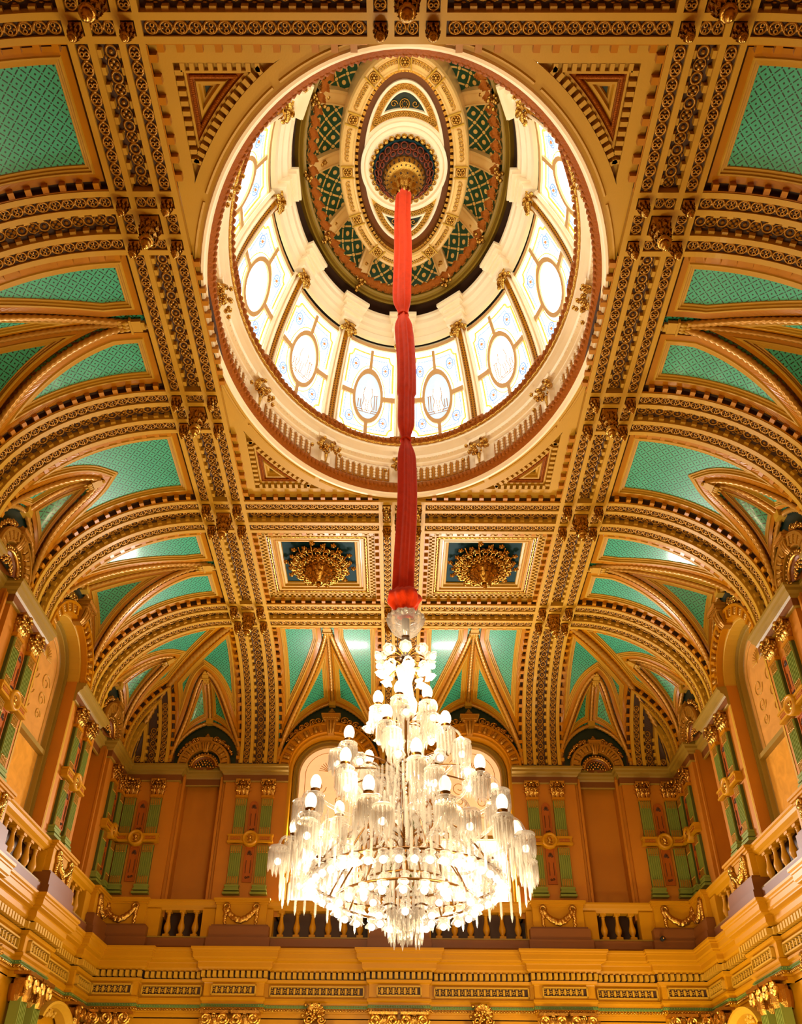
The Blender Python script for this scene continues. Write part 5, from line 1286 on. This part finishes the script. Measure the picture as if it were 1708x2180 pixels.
# cartouches at the foot of the frame
def make_cart():
    root = thing('cartouche', '', 'wall ornament'); m = MB()
    for k in range(9): a = pi*(k)/8; leaf(m, .30, .12, .06, 0, TR(0, -.10, 0) @ RY(pi/2-a))
    for i in range(22): ball(m, (.13*rng.randn(), -.14+.03*rng.randn(), -.02+.10*rng.randn()), .045, seg=6, rings=4)
    for sg in (-1, 1): S_ = spiral(.10, 1.4, 14, -1); tube(m, np.stack([sg*(.14+S_[:, 0]), 0*S_[:, 0]-.12, -.14+S_[:, 1]], 1), .03, 5)
    m.build('gilt_leafwork', 'gold', root, smooth=True); m = MB(); box(m, -.36, .36, -.16, .1, -.36, -.26); box(m, -.30, .30, -.12, .1, -.42, -.36); m.build('bracket_shelf', 'wallochre', root); return root
PCA = Proto(make_cart())
for (s, c, h) in WINS: PCA.put(wl(s, c, .05, Z(.292)), ROT[s], 'gilt leafy cartouche under long frieze panel, %s' % wherebay(s, c), 'gilt cartouches')
# pediments at the lowest edge of side walls
for s in ('left', 'right'):
    root = thing('segmental_pediment', 'curved buff pediment at the bottom edge of the photo on the %s wall' % s, 'pediment', wl(s, (ROW[4]+CY)/2, .0, Z(.262)), ROT[s]); m = MB(); a = np.linspace(.35, pi-.35, 20)
    grid(m, np.stack([np.stack([1.0*r*np.cos(a), 0*a+y, -.42+.62*r*np.sin(a)], 1) for r, y in ((.80, -.05), (.80, -.25), (.92, -.35), (1.0, -.35), (1.0, .05))], 1)); m.build('curved_cornice', 'cream', root)
    m = MB(); 
    for i in range(14): ball(m, (.12*rng.randn(), -.12, .0+.06*rng.randn()), .05, seg=6, rings=4)
    m.build('carved_crest', 'cream', root, smooth=True)
root = thing('security_camera', 'tiny black camera on the brown plinth at the right end of the back wall', 'camera', (6.05, D_-.42, Z(.425))); m = MB(); lathe(m, [(.05, 0), (.055, .10), (.03, .14)], 12, 0, RX(pi/2)); m.build('housing', 'dark', root); m = MB(); ball(m, (0, -.14, 0), .03); m.build('lens', 'brass', root)
# ------------------------------------------------------------------ ceiling medallion, sleeve, chandelier
root = thing('ceiling_medallion', 'round pierced gilt and red lamp medallion at the crown of the dome', 'medallion', (0, YC, 18.7)); T0 = TR(0, 0, 0)
m = MB(); lathe(m, [(.86, .05), (.86, -.02), (.80, -.04), (.78, .0), (.72, -.02), (.70, -.05), (.62, -.05), (.60, .02)], 64); m.build('cream_ring', 'domecream', root, smooth=False)
m = MB()
for k in range(32): a = 2*pi*k/32; ball(m, (.62*cos(a), .62*sin(a), -.08), .055, seg=6, rings=4); torus(m, .045, .014, 8, 4, T=TR(.64*cos(a), .64*sin(a), -.10))
m.build('leaf_rim', 'gold', root, smooth=True)
m = MB(); t = np.linspace(0, 2*pi, 300)[:-1]; tube(m, np.stack([.575*np.cos(t), .575*np.sin(t), 0*t-.11], 1), .03, 6, twist=45, amp=.35, lob=2, closed=True); m.build('rope_rim', 'teal', root, smooth=True)
m = MB(); lathe(m, [(.55, -.08), (.53, -.16), (.47, -.28), (.40, -.36)], 48, 0); m.build('dark_liner', 'umber', root)
m = MB()
for k in range(20):
    a = 2*pi*k/20
    for (r, z, R_) in ((.515, -.22, .065), (.455, -.32, .05)):
        torus(m, R_, .014, 12, 4, T=RZ(a+(.157 if R_ < .06 else 0)) @ TR(r+.02, 0, z) @ RY(-pi/2*.62))
m.build('red_pierced_scrolls', 'redgilt', root, smooth=True)
m = MB(); lathe(m, [(.40, -.34), (.42, -.37), (.40, -.40), (.39, -.46), (.36, -.52), (.30, -.56), (.27, -.62), (.22, -.74), (.16, -.84), (.10, -.96)], 40); m.build('gilt_bowl', 'gold', root, smooth=True)
m = MB()
for k in range(24):
    a = 2*pi*k/24; box(m, .385, .40, -.014, .014, -.50, -.42, 0, RZ(a)); ball(m, (.335*cos(a+.1), .335*sin(a+.1), -.545), .016, seg=5, rings=3)
    if k % 2: ball(m, (.255*cos(a), .255*sin(a), -.67), .02, seg=5, rings=4)
m.build('pierced_holes', 'umber', root)
m = MB(); blob_leaves(m, 10, .12, -.72, .26, .13, .10, pi*.62); blob_leaves(m, 8, .08, -.86, .22, .11, .09, pi*.7); m.build('acanthus_cup', 'gold', root, smooth=True)
# velvet sleeve
root = thing('velvet_sleeve', 'long red velvet sleeve tied at intervals, covering the chandelier chain', 'drapery', (.01, YC, 8.0)); m = MB()
zs = np.linspace(17.75, 8.02, 150); kn = [Z(1.031), Z(.7823)]
def rad(z):
    r = .135 if z > 12 else .115+.010*(12-z)/4
    for k in kn: r *= 1-.50*math.exp(-((z-k)/.22)**2)
    r *= 1-.3*math.exp(-((z-17.8)/.12)**2); return r
NS = 44; th = np.arange(NS)*2*pi/NS; P = []
for z in zs:
    sway = .03*sin(z*.7)+.012*sin(z*2.1); f = 1+.16*np.sin(5*th+.5*sin(z*.9)+z*.25)+.10*np.sin(8*th-z*.4)+.05*np.sin(13*th+z)
    P.append(np.stack([sway+rad(z)*f*np.cos(th), rad(z)*f*np.sin(th), 0*th+z-8.0], 1))
grid(m, np.array(P), cv=True); m.build('gathered_cloth', 'velvet', root, smooth=True)
for k in kn:
    m = MB(); r = rad(k)+.012; sw = .03*sin(k*.7)+.012*sin(k*2.1); torus(m, r, .016, 20, 6, T=TR(sw, 0, k-8)); m.build('tie_cord', 'velvet', root, smooth=True)
m = MB(); P = []; NS = 60; th = np.arange(NS)*2*pi/NS
for i, (r, z) in enumerate([(.115, .20), (.15, .16), (.20, .12), (.215, .05), (.19, -.01), (.15, -.06), (.12, -.10), (.13, -.16)]):
    f = 1+.07*np.sin(7*th+i*.7)+.05*np.sin(13*th-i); P.append(np.stack([r*f*np.cos(th), r*f*np.sin(th), z+.02*np.sin(5*th+i*.3)], 1))
grid(m, np.array(P), cv=True); m.build('ruffle', 'velvet', root, smooth=True)
# chandelier
ch = thing('chandelier', 'huge tiered crystal chandelier with lit glass shades hanging from the red sleeve', 'chandelier', (.03, YC, 3.8)); Z0 = 3.8
def cz(h): return Z(h)-Z0
m = MB(); lathe(m, [(.05, cz(.512)), (.05, cz(.46)), (.09, cz(.458)), (.05, cz(.45)), (.04, cz(.40)), (.10, cz(.398)), (.04, cz(.39)), (.04, cz(.23)), (.08, cz(.225))], 16); m.build('stem', 'brass', ch, smooth=True)
m = MB(); lathe(m, [(.06, cz(.490)), (.10, cz(.4925)), (.17, cz(.498)), (.215, cz(.505)), (.235, cz(.512)), (.20, cz(.516)), (.17, cz(.515)), (.12, cz(.512))], 40, lobes=(10, .05)); 
for k in range(16): a = 2*pi*k/16; ball(m, (.22*cos(a), .22*sin(a), cz(.5125)), .035, seg=6, rings=4)
m.build('top_bowl', 'crystal', ch, smooth=True)
m = MB(); lathe(m, [(.05, cz(.455)), (.12, cz(.452)), (.10, cz(.445)), (.07, cz(.435)), (.09, cz(.42)), (.13, cz(.412)), (.12, cz(.402)), (.06, cz(.398))], 20, lobes=(10, .08)); lathe(m, [(.05, cz(.488)), (.07, cz(.48)), (.05, cz(.47)), (.08, cz(.463))], 16); m.build('cut_glass_vase', 'crystal', ch, smooth=True)
# prism templates
def prism(mb, x, y, zt, L, r=.012, T=None):
    V = []; 
    for z, q in ((zt, .3), (zt-.02, 1), (zt-L+.05, 1), (zt-L, .05)):
        for k in range(4): a = pi/2*k; V.append((x+r*q*cos(a), y+r*q*sin(a), z))
    F = [(j*4+k, j*4+(k+1) % 4, (j+1)*4+(k+1) % 4, (j+1)*4+k) for j in range(3) for k in range(4)]
    V = np.array(V); mb.add(V if T is None else xf(V, T), F)
sk_ = MB()
lathe(sk_, [(.02, .01), (.09, .015), (.105, .0), (.10, -.015), (.03, -.01)], 16)
for k in range(14): a = 2*pi*k/14; prism(sk_, .092*cos(a), .092*sin(a), -.02, .24 if k % 2 else .20, .014)
for k in range(7): a = 2*pi*k/7; prism(sk_, .05*cos(a), .05*sin(a), -.04, .26, .012)
TSK = sk_.tmpl()
eg = MB(); ball(eg, (0, 0, .125), .062, seg=12, rings=8, sq=(1, 1, 1.55)); TEG = eg.tmpl()
cu = MB(); lathe(cu, [(.01, -.03), (.03, -.02), (.035, .02), (.05, .03), (.055, .045)], 10); TCU = cu.tmpl()
gb = MB(); ball(gb, (0, 0, -.045), .038, seg=10, rings=7); TGB = gb.tmpl()
gs = MB(); lathe(gs, [(.028, .045), (.05, .05), (.055, .03), (.035, .005), (.06, -.025), (.078, -.05)], 14, lobes=(7, .07)); TGS = gs.tmpl()
def meshof(t, name, mk, smooth=True):
    mb = MB(); mb.addt(t); o = mb.build(name, mk, None, smooth=smooth); me = o.data; bpy.data.objects.remove(o); return me
ME = {k: meshof(t, n, mm, s) for k, t, n, mm, s in (('sk', TSK, 'crystal_skirt', 'crystal', False), ('eg', TEG, 'egg_shade', 'shade', True), ('cu', TCU, 'lamp_cup', 'brass', True), ('gb', TGB, 'bulb', 'lamp', True), ('gs', TGS, 'petal_shade', 'crystal', True))}
def inst(key, name, par, loc, rot=None):
    o = bpy.data.objects.new(name, ME[key]); COL.objects.link(o); o.parent = par; o.location = loc
    if rot: o.rotation_euler = rot
    return o
def scurve(r0, z0, r1, z1, sag=.12, n=14):
    t = np.linspace(0, 1, n); return np.stack([r0+(r1-r0)*t, 0*t, z0+(z1-z0)*t**1.5-sag*np.sin(pi*t)], 1)
LIGHTS = []
TIERS = [(6, .34, .402, .30, .38), (6, .66, .362, .2, .35), (8, 1.0, .312, .1, .31), (10, 1.20, .272, .0, .27)]
for (n, r, h, ph, hs) in TIERS:
    for k in range(n):
        a = 2*pi*k/n+ph; x, y = r*cos(a), r*sin(a)
        c = inst('cu', 'candle_lamp', ch, (x, y, cz(h))); inst('eg', 'egg_shade', c, (0, 0, 0)); inst('sk', 'crystal_skirt', c, (0, 0, -.02))
        LIGHTS.append((x, y, cz(h)+.25))
        m = MB(); tube(m, scurve(.05, cz(hs-.012), r, cz(h)-.03, .14), .018, 6, T=RZ(a)); S_ = spiral(.06, 1.2, 12, 1); tube(m, np.stack([r*.55+S_[:, 0], 0*S_[:, 0], cz(hs-.012)+.02+S_[:, 1]], 1), .01, 5, T=RZ(a)); m.build('glass_arm', 'crystal', ch, smooth=True)
        # hooked side arm with a second hanging skirt
        if r > .5:
            rr = r+.13; a2 = a+.16; m = MB(); q = np.linspace(0, pi, 12); P = np.stack([r+(rr-r)*(1-np.cos(q))/2, (a2-a)*r*(1-np.cos(q))/2, cz(h)-.12+.13*np.sin(q)-.06*q/pi], 1); tube(m, P, .014, 6, T=RZ(a)); m.build('hooked_arm', 'crystal', ch, smooth=True)
            q_ = RZ(a) @ Vector(P[-1]); c = inst('sk', 'hanging_prism_drop', ch, tuple(q_))
            inst('gb', 'bulb', c, (0, 0, -.10))
# flower lamps
def flowers(n, r, h, ph, tilt, name='petal_lamp'):
    for k in range(n):
        a = 2*pi*k/n+ph; c = inst('gs', name, ch, (r*cos(a), r*sin(a), cz(h)), (0, -tilt, a) if False else None)
        c.rotation_euler = (Matrix.Rotation(a, 3, 'Z') @ Matrix.Rotation(-tilt, 3, 'Y')).to_euler(); inst('gb', 'bulb', c, (0, 0, 0))
        m = MB(); tube(m, scurve(.04, cz(h+.004), r-.02, cz(h)+.05, -.05, 10), .011, 5, T=RZ(a)); m.build('thin_arm', 'brass', ch, smooth=True)
flowers(10, .31, .462, .3, 1.05); flowers(8, .28, .446, .1, .5); flowers(8, .42, .385, 0, .4); flowers(10, .72, .330, .2, .3); flowers(6, .30, .204, .5, .15)
# hoops of globes
for (n, r, h, ph) in ((42, 1.0, .2285, 0), (22, .72, .2115, .1), (14, .45, .2255, .2)):
    m = MB(); torus(m, r, .014, 64, 6, T=TR(0, 0, cz(h)+.06)); m.build('lamp_hoop', 'brass', ch, smooth=True)
    for k in range(n): a = 2*pi*k/n+ph; c = inst('gs', 'hoop_lamp', ch, (r*cos(a), r*sin(a), cz(h))); inst('gb', 'bulb', c, (0, 0, 0))
    for k in range(8):
        a = 2*pi*k/8+.2; m = MB(); tube(m, scurve(.05, cz(h)+.55, r, cz(h)+.07, -.22), .010, 5, T=RZ(a)); m.build('hoop_stay', 'brass', ch, smooth=True)
# prism curtains
def curtain(r0, z0, r1, z1, n, name, rows=1, L=.22):
    m = MB()
    for k in range(n):
        a = 2*pi*k/n
        for j in range(rows):
            f = j/max(1, rows-1) if rows > 1 else 0; r = r0+(r1-r0)*f; z = z0+(z1-z0)*f; prism(m, r*cos(a+.03*j), r*sin(a+.03*j), z+.02*rng.rand(), L*(.85+.3*rng.rand()), .013)
    m.build(name, 'crystal', ch)
curtain(.24, cz(.392), .24, cz(.392), 26, 'central_prism_column', 1, .34); curtain(.20, cz(.368), .22, cz(.30), 22, 'central_prism_column', 4, .30)
curtain(.35, cz(.335), .80, cz(.262), 34, 'prism_canopy', 5, .24); curtain(.55, cz(.285), 1.0, cz(.242), 44, 'prism_canopy', 4, .22)
curtain(1.18, cz(.262), 1.30, cz(.240), 44, 'outer_prism_fringe', 2, .30); curtain(1.05, cz(.275), 1.25, cz(.262), 44, 'outer_prism_fringe', 2, .24)
curtain(.30, cz(.255), .70, cz(.222), 34, 'lower_prism_canopy', 4, .22); curtain(.19, cz(.224), .17, cz(.205), 22, 'bottom_basket', 2, .30); curtain(.12, cz(.210), .06, cz(.198), 14, 'bottom_basket', 3, .22)
m = MB(); ball(m, (0, 0, cz(.187)), .05, seg=10, rings=7); m.build('finial_ball', 'crystal', ch, smooth=True)
# bead chains
m = MB()
for k in range(24):
    a = 2*pi*k/24
    for j in range(26):
        f = j/25; r = .12+.88*f; z = cz(.345)+(cz(.236)-cz(.345))*f-.18*sin(pi*f); V, F = np.array([(1, 0, 0), (0, 1, 0), (-1, 0, 0), (0, -1, 0), (0, 0, 1.4), (0, 0, -1.4)])*.016+np.array([r*cos(a), r*sin(a), z]), [(0, 1, 4), (1, 2, 4), (2, 3, 4), (3, 0, 4), (1, 0, 5), (2, 1, 5), (3, 2, 5), (0, 3, 5)]; m.add(V, F)
ob = m.build('bead_chains', 'crystal', ch); ob['kind'] = 'stuff'
# ------------------------------------------------------------------ light
def plight(name, loc, e, col, r=.08):
    l = bpy.data.lights.new(name, 'POINT'); l.energy = e; l.color = col; l.shadow_soft_size = r; o = bpy.data.objects.new(name, l); COL.objects.link(o); o.location = loc; return o
CE = 78.
for i, (x, y, z) in enumerate(LIGHTS):
    if i % 3 == 0 or i < 6: plight('chandelier_lamp_light', (x*1.06+.03, y*1.06+YC, z+Z0+.06), CE, (1., .80, .46), .10)
for k in range(6): a = k*pi/3; plight('hoop_lamp_light', (1.12*cos(a)+.03, 1.12*sin(a)+YC, cz(.215)+Z0), CE*1.2, (1., .80, .46), .12)
# daylight through the back windows
for c in (-1.871, 1.871):
    l = bpy.data.lights.new('window_daylight', 'AREA'); l.shape = 'RECTANGLE'; l.size = 1.6; l.size_y = 1.45; l.energy = 620; l.color = (1, .95, .88); o = bpy.data.objects.new('window_daylight', l); COL.objects.link(o); o.location = (c, D_+.34, Z(.577)); o.rotation_euler = (radians(-90), 0, 0)
for (x, y, z, e) in ((-5.2, 18.2, 3.3, 105), (5.2, 18.2, 3.3, 330), (-2, 18.4, 3.3, 140), (2, 18.4, 3.3, 210), (-5.4, 13.2, 3.0, 80), (5.4, 13.2, 3.0, 270)):   # hall lamps below the frame
    plight('hall_lamp_light', (x, y, z), e, (1., .80, .44), .3)
wd = bpy.data.worlds.new('World'); SC.world = wd; wd.use_nodes = True; wd.node_tree.nodes['Background'].inputs[0].default_value = (.9, .62, .35, 1); wd.node_tree.nodes['Background'].inputs[1].default_value = .015
SC.view_settings.view_transform = 'Standard'; SC.view_settings.look = 'None'; SC.view_settings.gamma = 1; SC.view_settings.exposure = .08; SC.view_settings.use_curve_mapping = False
try: SC.cycles.sample_clamp_indirect = 6.; SC.cycles.max_bounces = 6; SC.cycles.transparent_max_bounces = 12
except Exception: pass
